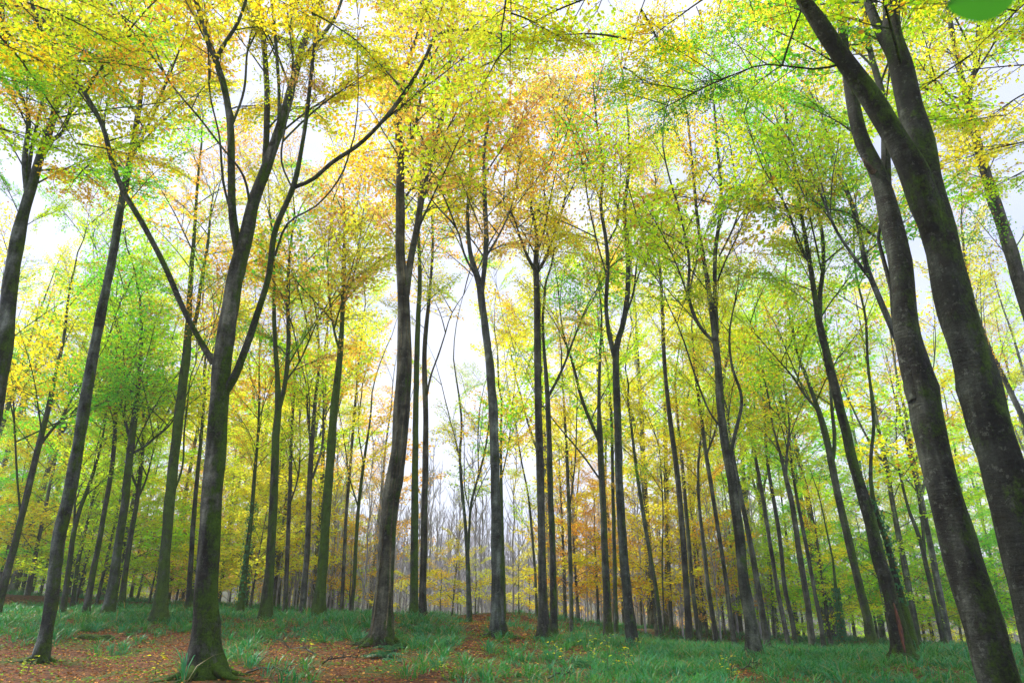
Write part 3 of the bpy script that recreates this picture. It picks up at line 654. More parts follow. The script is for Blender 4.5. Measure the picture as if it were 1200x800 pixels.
for ti, t in enumerate(T):
    rng = np.random.default_rng(100 + ti); pr = random.Random(500 + ti)
    Y = t['Y']; b = BASES[ti].copy(); b[2] = gz(b[0], b[1])[0]
    root = empty(t['name'], b); tag(root, t['label'], 'tree' if t['name'] == 'beech_tree' else 'sapling')
    barkc = (*t['tint'], t['moss'])
    lod = lod_for(Y); near = Y < 22
    stems3 = []
    for si, (px, dy) in enumerate(t['stems']):
        if si == 0: Y0 = Y
        else:       # a limb starts at the depth of the stem it leaves
            best = None
            for (P, pxs, Ds) in stems3:
                for (x, y), Dp in zip(pxs, Ds):
                    d = (x - px[0][0])**2 + (y - px[0][1])**2
                    if best is None or d < best[0]: best = (d, Dp)
            Y0 = best[1]
        P = stem_points(px, Y0, dy)
        n = max(14, int(np.linalg.norm(np.diff(P[:, :3], axis=0), axis=1).sum() / (0.22 if near else 0.45)))
        D = catmull(P, n)
        tt = D[:, 1] / 1.0
        # back to picture coordinates, to find where limbs fork
        stems3.append((D, project(D), D[:, 1]))
        zt = (23 if Y > 18 else 19) if si == 0 else (17 if Y < 16 else 19)
        E = extend(D, min(max(zt - D[-1, 2], 1.8), 7 if si == 0 else (4.5 if abs(px[-1][0] - px[-2][0]) < abs(px[-1][1] - px[-2][1]) else 1.0)), rng) if px[-1][2] > 1.5 else D
        if si == 0:
            E[0, 2] -= 0.35
            V, Q = tube(E, 22 if near else 14, rough=0.16 if near else 0.12, flare=t['flare'], rng=rng)
        else:
            V, Q = tube(E, (14 if near else 8) if px[0][2] > 4 else 6, rough=0.13, rng=rng)
        me = quads_mesh('trunk' if si == 0 else 'limb', V - b, Q, [M_BARK])
        link('trunk' if si == 0 else 'limb', me, root, color=barkc)
        stems3[-1] = (E, project(E), E[:, 1])
    if Y < 22.5 and t['stems'][0][0][0][1] < 800:       # roots running out of the foot
        P0_ = stems3[0][0]; r0 = P0_[2, 3]; a0 = rng.uniform(0, 6.28); nr_ = 6
        for q in range(nr_):
            a = a0 + 6.28 * q / nr_ + rng.uniform(-.35, .35); l = r0 * rng.uniform(2.6, 4.4); k = 7; u = np.linspace(0, 1, k)
            W = np.zeros((k, 4)); wob_ = a + .35 * u * rng.uniform(-1, 1)
            W[:, 0] = b[0] + np.cos(wob_) * (r0 * .55 + l * u); W[:, 1] = b[1] + np.sin(wob_) * (r0 * .55 + l * u)
            W[:, 3] = r0 * (.42 * (1 - u) ** 1.3 + .06); W[:, 2] = gz(W[:, 0], W[:, 1]) + r0 * 1.25 * (1 - u) ** 2.6 - W[:, 3] * (.35 + .5 * u) + .01
            Vr, Qr = tube(catmull(W, 12), 9, rough=.45, rng=rng)
            link('root', quads_mesh('root', Vr - b, Qr, [M_BARK]), root, color=(*t['tint'], min(1, t['moss'] + .25)))
    # boughs up the stems
    cand = []
    for si, (E, pxy, _) in enumerate(stems3):
        for k in range(len(E)):
            if pxy[k, 1] < t['cb'] and pxy[k, 1] > -200: cand.append((si, k))
    nb = int(t['nb'] * 1.55)
    az = pr.uniform(0, 6.28)
    for i in range(nb):
        si, k = cand[int((i + pr.random()) / nb * len(cand))]
        E = stems3[si][0]; p = E[k, :3]
        az += 2.4 + pr.uniform(-.5, .5)
        hf = k / len(E)
        sc = (t['bl'] + 1.2) / 4.0 * (1.25 - 0.5 * hf) * pr.uniform(0.6, 1.2)
        rk = i / nb
        if rk < .3: sc *= .62 + rk * 1.2
        add_bough(root, p - b, az, pr.uniform(0.15, 0.75) + 0.30 * hf, sc, lod, leaf_color(t['pal'] if (nb - i) < .5 * nb or pr.random() < .35 else (('lllyYg' if Y > 12 else 'llg') if ('l' in t['pal'] or 'g' in t['pal']) else 'yYYlo'), pr), barkc, pr)
    if t.get('spray'):
        si, pal_, bl_, n_ = t['spray']; E = stems3[si][0]; d0 = math.atan2(*(E[-1, :2] - E[0, :2])[::-1])
        for i in range(n_):
            k = int((.25 + .75 * (i + pr.random()) / n_) * (len(E) - 1))
            add_bough(root, E[k, :3] - b, d0 + (1 if i % 2 else -1) * pr.uniform(.3, 1.2), pr.uniform(-.25, .15), bl_ / 4 * pr.uniform(.7, 1.2), 'near', leaf_color(pal_, pr), barkc, pr)
    if t.get('ivy'):
        y0, y1 = t['ivy']; E, pxy, _ = stems3[0]
        sel = E[(pxy[:, 1] > y0 - 8) & (pxy[:, 1] < y1 + 10)]
        if len(sel) > 1:
            V, Q, A = ivy_mesh(sel, rng, 1100 if 'sapling' in t['name'] else 380, 0.10)
            o = link('ivy', quads_mesh('ivy', V - b, Q, [M_LEAF], A, False), root, color=(0.06, 0.22, 0.10, 1)); o['kind'] = 'stuff'
    if t.get('vine'):
        E = stems3[0][0]
        for q, (a0, tw) in enumerate(((-1.2, .5), (-0.75, -.35), (-1.9, .3))):
            sel = E[1:int(len(E) * .62)]
            s = np.linspace(0, 1, len(sel)); a = a0 + tw * s + 0.25 * np.sin(s * 14 + q * 2)
            W = sel.copy(); rr = sel[:, 3] * (1 + .45*np.exp(-s*16)) + 0.012
            W[:, 0] += np.cos(a) * rr; W[:, 1] += np.sin(a) * rr; W[:, 3] = 0.014 * (1 - .5 * s)
            V, Q = tube(W, 5, rough=.2, rng=rng)
            link('ivy_stem', quads_mesh('ivy_stem', V - b, Q, [M_BARK]), root, color=(1.6, 1.25, .8, 0))
    if t.get('scar'):
        E = stems3[0][0]; c = E[3]
        m, nt, o = mat('split_wood'); bs = N(nt, 'ShaderNodeBsdfPrincipled'); bs.inputs['Roughness'].default_value = .8
        g = N(nt, 'ShaderNodeNewGeometry'); r = ramp(nt, [(0.35, (0.03, 0.012, 0.008)), (0.65, (0.20, 0.065, 0.03))])
        nt.links.new(noise(nt, scaled(nt, g.outputs['Position'], (20, 20, 3)), 2, 5), r.inputs[0]); nt.links.new(r.outputs[0], bs.inputs['Base Color']); nt.links.new(bs.outputs[0], o.inputs[0])
        k = 14; s = np.linspace(0, 1, k); W = np.zeros((k, 4))
        for i in range(k):
            q = s[i] * 5 + 1.5; i0 = int(q); e = E[i0] * (1 - q + i0) + E[i0+1] * (q - i0)
            rr = e[3] * (1.0 + .5 * math.exp(-max(0, e[2] - b[2] - .1) * 3.2))
            W[i, :3] = e[:3] + [-.25 * rr, -.93 * rr, 0]; W[i, 3] = 0.048 * math.sin(math.pi * (0.06 + .9 * s[i])) + .006
        V, Q = tube(W, 8, rough=.4, rng=rng)
        V[:, 1] = (V[:, 1] - W[0, 1]) * 1.0 + W[0, 1]
        link('bark_scar', quads_mesh('bark_scar', V - b, Q, [m]), root)
    if t.get('stub'):
        E, pxy, _ = stems3[0]; k = int(np.argmin(abs(pxy[:, 1] - 205))); p = E[k, :3]
        W = np.array([[*p, .06], [*(p + [-.16, -.08, .11]), .045], [*(p + [-.26, -.13, .22]), .034], [*(p + [-.31, -.14, .31]), .012]])
        V, Q = tube(catmull(W, 9), 9, rough=.3, rng=rng)
        o = link('broken_stub', quads_mesh('broken_stub', V - b, Q, [M_BARK]), root, color=(1.9, 1.3, 1.0, 0)); o['label'] = 'brown broken branch stub'
# ------------------------------------------------------------------ far and young trees, copied from a few built ones
def xf(V, base, az, tilt, sc):
    M = np.array(Euler((0, -tilt, az), 'XYZ').to_matrix()); return V @ M.T * sc + base

def far_tree_meshes(rng, H, cb, nb, bl, forks=1, lod='far', tilt0=0.15):
    lean = rng.normal(0, 0.035, 2); n = 14; s = np.linspace(0, 1, n)
    C = np.zeros((n, 4)); C[:, 2] = s * H - 0.4
    C[:, 0] = lean[0] * H * s + rng.normal(0, .012 * H, n).cumsum() * .25 * s; C[:, 1] = lean[1] * H * s + rng.normal(0, .012 * H, n).cumsum() * .25 * s
    C[:, 3] = (0.0085 * H + 0.02) * (1 - s * 0.93)
    wood = [tube(catmull(C, 26), 8, rough=.1, flare=.3, rng=rng)]; lv = []; stems = [C]
    for k in range(forks):
        i = int(n * rng.uniform(.38, .62)); a = rng.uniform(0, 6.28); D = C[i:].copy(); m = len(D)
        q = np.linspace(0, 1, m); D[:, 0] += math.cos(a) * H * .13 * q ** .8; D[:, 1] += math.sin(a) * H * .13 * q ** .8; D[:, 2] -= q * H * .06; D[:, 3] *= .7
        wood.append(tube(catmull(D, 14), 6, rough=.1, rng=rng)); stems.append(D)
    az = 0
    for i in range(nb):
        z = cb + (1 - cb) * (i + rng.random()) / nb
        St = stems[rng.integers(len(stems))] if z > .6 else C
        P = catmull(St, 60); k = int(np.argmin(abs(P[:, 2] - z * H))); az += 2.4 + rng.uniform(-.5, .5)
        wd, lf, _, _ = BOUGH[lod][rng.integers(NB[lod])]
        sc = bl / 4 * (1.2 - .75 * (z - cb) / (1 - cb)) * rng.uniform(.75, 1.15); tl = tilt0 + .6 * (z - cb) / (1 - cb) + rng.uniform(-.1, .15)
        wood.append((xf(wd[0], P[k, :3], az, tl, sc), wd[1])); lv.append((xf(lf[0], P[k, :3], az, tl, sc), lf[1], lf[2]))
    W = merge(wood); Lf = merge(lv)
    return (quads_mesh('far_trunk', *W, [M_BARK]), quads_mesh('far_crown', Lf[0], Lf[1], [M_LEAF], Lf[2], False))

frng = np.random.default_rng(5)
FAR = [far_tree_meshes(frng, H, cb, 22, bl, fk) for H, cb, bl, fk in ((24, .33, 5.2, 1), (26, .40, 4.8, 2), (22, .28, 5.2, 1), (25, .36, 5.6, 2), (23, .45, 4.5, 1))]
YOUNG = [far_tree_meshes(frng, H, cb, nb, bl, 0, 'far', -.05) for H, cb, nb, bl in ((9.5, .10, 24, 3.4), (5.5, .10, 14, 2.8), (12, .14, 28, 3.6), (4.0, .10, 10, 2.2))]

def ray_x(px, Y, z=0.0):      # x at depth Y of a thing whose foot shows in column px
    rel = z - CAMZ; zc = Y * math.cos(PITCH) + rel * math.sin(PITCH)
    return (px - 600) / F * zc

def place(meshes, px, Y, color, bark, label, cat, group, name, sc=1.0, parts=('trunk', 'crown')):
    x = ray_x(px, Y); z = gz(x, Y)[0]
    r = empty(name, (x, Y, z)); r.rotation_euler[2] = pr.uniform(0, 6.28); r.scale = (sc,) * 3
    tag(r, label, cat, group)
    link(parts[0], meshes[0], r, color=bark)
    f = link(parts[1], meshes[1], r, color=color); f['kind'] = 'stuff'
    return r
pr = random.Random(77)
G_FAR = 'forest beeches beyond the bank'; G_YOUNG = 'leafy young beeches under the forest'
def zone(px):
    if px < 150: return 'left', 'gllyYl'
    if px < 330: return 'left', 'llyYop'
    if px < 450: return 'left middle', 'yYoYl'
    if px < 640: return 'middle', 'yoly'
    if px < 860: return 'right middle', 'yYllYl'
    return 'right', 'lllyYg'
spots = []
def scatter(n, x0, x1, Y0, Y1): 
    for i in range(n): spots.append((x0 + (x1 - x0) * (i + pr.random()) / n, pr.uniform(Y0, Y1)))
scatter(8, -110, 330, 38, 48); scatter(14, -130, 400, 48, 70); scatter(4, 300, 440, 40, 60)
scatter(5, 625, 800, 42, 66); scatter(9, 800, 1320, 38, 50); scatter(9, 780, 1350, 50, 75)
CW = {'y': 'golden yellow', 'Y': 'pale yellow', 'o': 'orange', 'l': 'yellow green', 'g': 'green', 'd': 'dark green', 'p': 'salmon orange'}
MARK = [(-400, 'beyond the left edge'), (-40, 'at the left edge'), (55, 'left of the slender grey beech'), (105, 'behind the slim dark trunks of the left group'), (150, 'behind the grey green trunk of the left group'),
        (195, 'behind the mossy trunk with a flared foot'), (245, 'behind the large foreground fork'), (292, 'behind the ivied trunk at left'), (330, 'behind the dark mossy dividing trunk'),
        (385, 'behind the bright green mossy trunk'), (445, 'behind the curved ivy beech'), (495, 'behind the close pair of straight trunks'), (550, 'around the young two stemmed tree'), (590, 'behind the lichen spotted beech'),
        (645, 'behind the middle twin trunks'), (712, 'behind the V forked dark trunk'), (750, 'right of the tall wavy twin stemmed beech'), (810, 'behind the crooked topped dark trunk'), (860, 'left of the stout olive grey beech'),
        (905, 'right of the stout olive grey beech'), (950, 'behind the two topped brownish trunk'), (990, 'beside the ivy covered sapling'), (1035, 'behind the mossy trunk with a red scar'), (1085, 'behind the slim dark forked tree'),
        (1140, 'left of the huge dark trunk pair'), (1200, 'between the huge dark trunks'), (1270, 'at the right edge behind the largest trunk'), (1400, 'beyond the right edge')]
USED = {}
def far_label(px, Y, what, Yn, Yf):
    m_ = min(MARK, key=lambda q: abs(q[0] - px))[1]
    row = 'nearest' if Y < Yn else ('farthest' if Y > Yf else 'middling')
    l = CW[LAST[0]] + ' ' + what + ' ' + m_
    if l in USED: l = CW[LAST[0]] + ' ' + what + ' ' + {'nearest': 'nearest', 'middling': 'midway', 'farthest': 'farthest'}[row] + ' ' + m_
    USED[l] = 1
    return l
for px, Y in spots:
    zn, pal = zone(px)
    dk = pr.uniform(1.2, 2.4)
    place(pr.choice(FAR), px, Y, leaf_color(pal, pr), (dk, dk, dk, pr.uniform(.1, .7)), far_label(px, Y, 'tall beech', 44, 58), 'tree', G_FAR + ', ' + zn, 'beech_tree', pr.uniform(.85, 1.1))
spots = []
scatter(36, -80, 335, 34, 48); scatter(5, 335, 440, 40, 52); scatter(30, -90, 400, 50, 64); scatter(5, 470, 610, 34, 42)
scatter(15, 610, 860, 38, 50); scatter(36, 850, 1290, 38, 54); scatter(18, 700, 1290, 52, 68)
for px, Y in spots:
    zn, pal = zone(px)
    if zn == 'middle': pal = 'yoYo'
    if zn == 'right middle': pal = 'yoYop'
    m = pr.choice(YOUNG[1::2]) if zn == 'middle' else (pr.choice(YOUNG[:3]) if zn != 'left' else pr.choice([YOUNG[0], YOUNG[2], YOUNG[2], YOUNG[1]]))
    place(m, px, Y, leaf_color(pal, pr), (1.4, 1.4, 1.4, .2), far_label(px, Y, 'young beech', 42, 52), 'young tree', G_YOUNG + ', ' + zn, 'young_beech', pr.uniform(.8, 1.15) * (.75 if zn == 'middle' else 1))

# leafless poles of the misty thicket, grey bark with mist painted into its colour
def pole_mesh(rng, H, nb):
    n = 10; s = np.linspace(0, 1, n); C = np.zeros((n, 4)); C[:, 2] = s * H - .3
    C[:, :2] = rng.normal(0, .02 * H, (n, 2)).cumsum(0) * .5 * s[:, None]; C[:, 3] = .05 * (1 - s) + .014
    w_ = [tube(C, 5)]; P = catmull(C, 50)
    for i in range(nb):
        k = int(rng.uniform(.12, .95) * 49); a = rng.uniform(0, 6.28); l = rng.uniform(.6, 3.0) * (1.15 - k / 60)
        q = np.linspace(0, 1, 5); D = np.zeros((5, 4))
        D[:, 0] = P[k, 0] + math.cos(a) * l * .55 * q; D[:, 1] = P[k, 1] + math.sin(a) * l * .55 * q; D[:, 2] = P[k, 2] + l * (q * .55 + q * q * .45)
        D[:, :3] += rng.normal(0, .03, (5, 3)); D[:, 3] = .016 * (1 - q) + .010
        w_.append(tube(D, 3, cap=False))
    return merge(w_)
POLEG = [pole_mesh(frng, H, nb) for H, nb in ((9, 34), (11, 38), (7.5, 30), (10, 36))]
FARG = [pole_mesh(frng, H, nb) for H, nb in ((9, 20), (11, 22), (8, 18), (12, 20))]
m, nt, o = mat('mist_tinted_bark'); b_ = N(nt, 'ShaderNodeBsdfPrincipled'); b_.inputs['Roughness'].default_value = .8
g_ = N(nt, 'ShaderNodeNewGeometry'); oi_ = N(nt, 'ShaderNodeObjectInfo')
r_ = ramp(nt, [(.35, (.26, .25, .27)), (.65, (.50, .49, .53))]); nt.links.new(noise(nt, g_.outputs['Position'], 3, 4), r_.inputs[0])  # grey bark lightened and turned lilac to stand in for mist
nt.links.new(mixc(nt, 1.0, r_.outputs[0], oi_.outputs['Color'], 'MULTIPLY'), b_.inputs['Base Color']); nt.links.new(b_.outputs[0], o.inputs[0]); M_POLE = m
POLES = [quads_mesh('pole_stem', *g, [M_POLE]) for g in POLEG]
for i in range(170):
    px = 290 + 640 * (i + pr.random()) / 170; Y = pr.uniform(38, 60)
    x = ray_x(px, Y); z = gz(x, Y)[0]; k = pr.uniform(.7, 1.3)
    r = link('bare_sapling', pr.choice(POLES), None, (x, Y, z), (0, 0, pr.uniform(0, 6.28)), pr.uniform(.75, 1.05), (k * .95, k * .95, k * 1.1, 0))  # bluish tint adds painted mist to the bark colour
    tag(r, 'pale leafless thicket sapling ' + min(MARK, key=lambda q: abs(q[0] - px))[1], 'sapling', 'bare saplings of the misty thicket')
tw = []
for i in range(800):
    px = pr.uniform(-100, 1300); Y = pr.uniform(60, 125); x = ray_x(px, Y); z = gz(x, Y)[0]
    g = FARG[i % 4]; tw.append((xf(g[0], np.array([x, Y, z]), pr.uniform(0, 6.28), 0, pr.uniform(.8, 1.15)) , g[1]))
# thin out: far off mass of poles as one mesh
V, Q = merge(tw)
o = link('thicket', quads_mesh('thicket', V, Q, [M_POLE]), None, color=(1.1, 1.05, 1.2, 0))  # lilac tint puts more of the mist into the far poles' colour
tag(o, 'far mass of bare grey poles and twigs fading into mist behind everything', 'thicket', None, 'stuff')

# ------------------------------------------------------------------ ground
def ground():
    ys = np.r_[np.linspace(-60, 6, 12), np.linspace(8, 46, 170), np.geomspace(47, 3500, 34)]
    xn = np.linspace(-1, 1, 191); 
    X, Yg = np.meshgrid(xn, ys); half = np.clip(np.maximum(Yg, 0) * 1.0 + 26, 26, 4000)
    X = X * half; Z = gz(X.ravel(), Yg.ravel())
    V = np.stack([X.ravel(), Yg.ravel(), Z], 1); nx = 191; ny = len(ys)
    i = (np.arange(ny - 1)[:, None] * nx + np.arange(nx - 1)[None]).ravel()
    return V, np.stack([i, i + 1, i + nx + 1, i + nx], 1)
m, nt, o = mat('leaf_litter_soil'); L = nt.links.new
g = N(nt, 'ShaderNodeNewGeometry'); pos = g.outputs['Position']
vo = N(nt, 'ShaderNodeTexVoronoi'); vo.inputs['Scale'].default_value = 15; L(pos, vo.inputs['Vector'])
sp = N(nt, 'ShaderNodeSeparateXYZ'); L(vo.outputs['Color'], sp.inputs[0])
rl = ramp(nt, [(0.0, (0.03, 0.016, 0.008)), (.35, (0.08, 0.032, 0.014)), (.65, (0.15, 0.055, 0.02)), (.85, (0.22, 0.10, 0.035)), (1, (0.05, 0.03, 0.02))]); L(sp.outputs[0], rl.inputs[0])
big = noise(nt, pos, .55, 5, .6); br = ramp(nt, [(.50, (0, 0, 0)), (.60, (1, 1, 1))]); L(big, br.inputs[0])
fn = noise(nt, pos, 9, 5, .7)
gc = mixc(nt, fn, (0.02, 0.05, 0.012), (0.07, 0.14, 0.025))
c = mixc(nt, math_(nt, 'MULTIPLY', br.outputs[0], .8), rl.outputs[0], gc)
sy_ = N(nt, 'ShaderNodeSeparateXYZ'); L(pos, sy_.inputs[0])
c = mixc(nt, math_(nt, 'MULTIPLY', math_(nt, 'SUBTRACT', sy_.outputs['Y'], 38), .12, True), c, mixc(nt, fn, (0.06, 0.065, 0.045), (0.14, 0.15, 0.10)))   # brambles and rough grass beyond the bank
b_ = N(nt, 'ShaderNodeBsdfPrincipled'); b_.inputs['Roughness'].default_value = .9; b_.inputs['Specular IOR Level'].default_value = .2
bu = N(nt, 'ShaderNodeBump'); bu.inputs['Strength'].default_value = .9; bu.inputs['Distance'].default_value = .05
L(math_(nt, 'ADD', sp.outputs[1], fn), bu.inputs['Height']); L(bu.outputs[0], b_.inputs['Normal'])
L(c, b_.inputs['Base Color']); L(b_.outputs[0], o.inputs[0])
o = link('ground', quads_mesh('ground', *ground(), [m])); o['kind'] = 'structure'

def to_px(x, y, z):
    rz = z - CAMZ; zc = y * math.cos(PITCH) + rz * math.sin(PITCH); yc = -y * math.sin(PITCH) + rz * math.cos(PITCH)
    return 600 + F * x / zc, 400 - F * yc / zc

def ellipse(px, py, cx, cy, rx, ry, soft=.25):
    d = np.sqrt(((px - cx) / rx)**2 + ((py - cy) / ry)**2); return np.clip((1 + soft - d) / (2 * soft), 0, 1)
def grass_density(x, y, z):
    px, py = to_px(x, y, z)
    m = np.clip((px - 560) / 90, 0, 1) * np.clip((py - 738) / 14, .5, 1)
    m = np.maximum(m, np.clip((px - 480) / 200, 0, 1) * np.clip((py - 768) / 14, 0, 1))
    for cx, cy, rx, ry, a in ((60, 724, 120, 15, 1), (170, 724, 110, 13, 1), (20, 744, 70, 13, .6), (130, 762, 30, 6, .35), (300, 745, 34, 12, .5), (300, 722, 60, 8, .8), (395, 736, 82, 17, 1), (500, 742, 42, 22, 1), (215, 735, 18, 10, .5),
                              (285, 760, 26, 24, 1), (165, 745, 28, 10, .5), (345, 792, 40, 14, .45), (540, 785, 80, 14, .5), (225, 790, 22, 10, .5), (445, 745, 40, 12, .8)):
        m = np.maximum(m, a * ellipse(px, py, cx, cy, rx, ry))
    m = np.maximum(m, .9 * np.clip((y - 38) / 6, 0, 1) * (px < 470)); m = np.maximum(m, .7 * np.clip((y - 38) / 6, 0, 1))
    m *= 1 - .85 * ellipse(px, py, 615, 748, 30, 9)
    m *= 1 - .8 * ellipse(px, py, 880, 790, 22, 6)
    return m
grng = np.random.default_rng(9)
# tussocks: clump centres, blades arching out of each
nC = 44000
yC = np.sqrt(grng.uniform(9.5**2, 47**2, nC)); xC = grng.uniform(-1, 1, nC) * (yC * .80 + 3); zC = gz(xC, yC)
patch = .5 + .5 * np.sin(xC * 1.1 + 2 * np.sin(yC * .7)) * np.sin(yC * 1.3 + xC * .4)
keep = grng.random(nC) < grass_density(xC, yC, zC) * (.35 + .65 * patch); xC, yC, zC = xC[keep], yC[keep], zC[keep]
per = np.where(yC < 24, 16, 9); idx = np.repeat(np.arange(len(xC)), per); nB = len(idx)
hC = grng.uniform(.10, .42, len(xC)) * (.7 + .6 * patch[keep]) * np.where(grng.random(len(xC)) < .12, 1.35, 1); tintC = grng.random(len(xC))
az = grng.uniform(0, 6.28, nB); sp_ = grng.uniform(0, .13, nB)
bx = xC[idx] + np.cos(az) * sp_; by = yC[idx] + np.sin(az) * sp_; bz = zC[idx] - .02
az = az + grng.normal(0, .5, nB); h = hC[idx] * grng.uniform(.55, 1.25, nB); reach = h * grng.uniform(.2, 1.5, nB)
wd_ = grng.uniform(.005, .011, nB) * (1 + np.clip(yC[idx] - 18, 0, 30) * .03)
dx, dy = np.cos(az), np.sin(az); sx, sy = -dy, dx
rows = []
for q, wq in ((0, .7), (.4, 1), (.75, .8), (1.0, .12)):
    cx = bx + dx * reach * q**1.7; cy_ = by + dy * reach * q**1.7; cz = bz + h * (q - .38 * q**2.6)
    for sg in (-1, 1): rows.append(np.stack([cx + sg * sx * wd_ * wq, cy_ + sg * sy * wd_ * wq, cz], 1))
V = np.stack(rows, 1).reshape(-1, 3); o_ = np.arange(nB)[:, None] * 8
Q = np.stack([o_ + np.array([[0, 1, 3, 2]]), o_ + np.array([[2, 3, 5, 4]]), o_ + np.array([[4, 5, 7, 6]])], 1).reshape(-1, 4)
A = np.repeat(np.clip(tintC[idx] * .7 + grng.random(nB) * .3, 0, 1), 3)
o = link('grass', quads_mesh('grass', V, Q, [M_GRASS], A), color=(0.035, 0.25, 0.055, 1)); tag(o, 'blue green tufts of long arching woodland grass along the bank', 'grass', None, 'stuff')

# low green herbs between the fallen leaves
nH = 60000; y = np.sqrt(grng.uniform(10**2, 32**2, nH)); x = grng.uniform(-1, 1, nH) * (y * .8 + 2); z = gz(x, y)
pt = np.sin(x * .9 + 1.3 * np.sin(y * .8)) * np.sin(y * 1.1 - x * .5) + .35 * np.sin(x * 4 + y * 3)
k = pt > grng.uniform(-.6, .9, nH); x, y, z = x[k], y[k], z[k]; n = len(x)
a = grng.uniform(0, 6.28, n); ln = grng.uniform(.03, .075, n)
V, Q, A = leaves(np.stack([x, y, z + grng.uniform(.01, .09, n)], 1), np.stack([np.cos(a), np.sin(a), grng.uniform(-.1, .6, n)], 1), norm(np.array([0, 0, 1.]) + grng.normal(0, .3, (n, 3))), ln, ln * .7, grng)
o = link('herb_layer', quads_mesh('herb_layer', V, Q, [M_LEAF], A, False), color=(.16, .34, .03, 1)); tag(o, 'small bright green woodland herbs and moss sprigs among the fallen leaves', 'ground plants', None, 'stuff')
# fallen beech leaves
nL = 75000; y = np.sqrt(grng.uniform(9.5**2, 36**2, nL)); x = grng.uniform(-1, 1, nL) * (y * .8 + 2); z = gz(x, y)
k = grng.random(nL) < 1 - .75 * grass_density(x, y, z); x, y, z = x[k], y[k], z[k]; n = len(x)
a = grng.uniform(0, 6.28, n); ln = grng.uniform(.05, .09, n) * (1 + .02 * np.clip(y - 16, 0, 20))
V, Q, A = leaves(np.stack([x, y, z + grng.uniform(.0, .05, n)], 1), np.stack([np.cos(a), np.sin(a), grng.uniform(-.25, .25, n)], 1), norm(np.array([0, 0, 1.]) + grng.normal(0, .35, (n, 3))), ln, ln * .62, grng)
o = link('leaf_litter', quads_mesh('leaf_litter', V, Q, [M_LITTER], A, False), color=(.23, .062, .014, 1)); tag(o, 'rust brown carpet of fallen beech leaves between the trunks', 'fallen leaves', None, 'stuff')

# ------------------------------------------------------------------ the mist between the trunks
hv = [(-190, -70, -8), (190, -70, -8), (190, 215, -8), (-190, 215, -8), (-190, -70, 45), (190, -70, 45), (190, 215, 45), (-190, 215, 45)]
hq = [(0, 3, 2, 1), (4, 5, 6, 7), (0, 1, 5, 4), (1, 2, 6, 5), (2, 3, 7, 6), (3, 0, 4, 7)]
m, nt, o = mat('mist'); pv = N(nt, 'ShaderNodeVolumePrincipled'); pv.inputs['Color'].default_value = (.86, .88, 1, 1); pv.inputs['Density'].default_value = 0.0011
nt.links.new(pv.outputs[0], o.inputs['Volume'])
o = link('haze', quads_mesh('haze', hv, hq, [m], None, False)); o['kind'] = 'stuff'; o['label'] = 'thin pale lilac mist between the farther trunks'
# ------------------------------------------------------------------ beeches beside and behind the camera whose arms reach into view overhead
def overhead(foot, arms, label, tint, moss, H=15, r0=.26):
    x, y = foot; b = np.array([x, y, gz(x, y)[0]]); rng = np.random.default_rng(int(abs(x * 10)) + 3)
    root = empty('beech_tree', b); tag(root, label, 'tree')
    n = 30; s = np.linspace(0, 1, n); C = np.zeros((n, 4)); C[:, 2] = s * (H + .35) - .35; C[:, 0] = .25 * np.sin(s * 4); C[:, 1] = .2 * np.sin(s * 3 + 1); C[:, 3] = r0 * (1 - .85 * s)
    bc = (*tint, moss)
    link('trunk', quads_mesh('trunk', *tube(C, 18, rough=.15, flare=.6, rng=rng), [M_BARK]), root, color=bc)
    for (hz, end, sag, pal, nbo, bl) in arms:
        k = int(hz / H * n * .97); st = C[min(k, n - 1), :3]; en = np.array(end) - b; mid = (st + en) / 2 + [rng.normal(0, .3), rng.normal(0, .3), sag]
        P = catmull(np.array([[*st, .04], [*(st * .72 + mid * .28 + [0, 0, .2]), .034], [*mid, .018], [*(mid * .45 + en * .55 + [0, 0, .12]), .011], [*en, .005]]), 26)
        P[:, :3] += rng.normal(0, .015, (26, 3))
        link('limb', quads_mesh('limb', *tube(P, 8, rough=.12, rng=rng), [M_BARK]), root, color=bc)
        d0 = math.atan2(en[1] - st[1], en[0] - st[0])
        for i in range(nbo):
            u = .22 + .78 * (i + rng.random()) / nbo; p = P[min(int(u * 25), 25), :3]
            a = d0 + (1 if i % 2 else -1) * rng.uniform(.25, 1.3) * (1 - .5 * (u > .85))
            add_bough(root, p, a, rng.uniform(-.15, .2), bl / 4 * rng.uniform(.7, 1.15), 'near', leaf_color(pal, pr), bc, pr)
overhead((-7.5, 4.0), [(8.5, P3(70, 60, 9.5)[0], .7, 'lyYl', 9, 2.6), (10.5, P3(250, -10, 9.0)[0], .8, 'lYyl', 9, 2.6), (7.5, P3(-40, 150, 9)[0], .6, 'gly', 7, 2.4), (8.5, P3(110, 205, 12)[0], .6, 'lgyo', 8, 2.4)],
         'beech left of view, its leafy yellow green arms reaching into the top left corner', (1, 1, .95), .4)
overhead((-1.5, -4.0), [(12.5, P3(420, 20, 8.5)[0], 1.0, 'YyYo', 18, 3.0), (12.0, P3(600, 90, 9.5)[0], 1.1, 'yoYY', 20, 3.2), (12.5, P3(370, 110, 12)[0], .9, 'yYopp', 16, 2.8), (13.0, P3(540, -40, 7.5)[0], 1.0, 'yYo', 14, 3.0)],
         'beech behind the viewer, its golden leafy arms crossing overhead at the top middle', (.9, .9, .85), .3, 16)
overhead((3.6, -2.5), [(11.5, P3(720, 110, 10)[0], 1.0, 'oyYl', 19, 3.2), (12.0, P3(690, -22, 9)[0], .9, 'gdd', 7, 1.7), (12.5, P3(840, 20, 8)[0], 1.0, 'lyYY', 16, 3.0)],
         'beech behind the viewer whose overhead arms turn from orange to green at upper right', (.8, .8, .8), .4, 16)
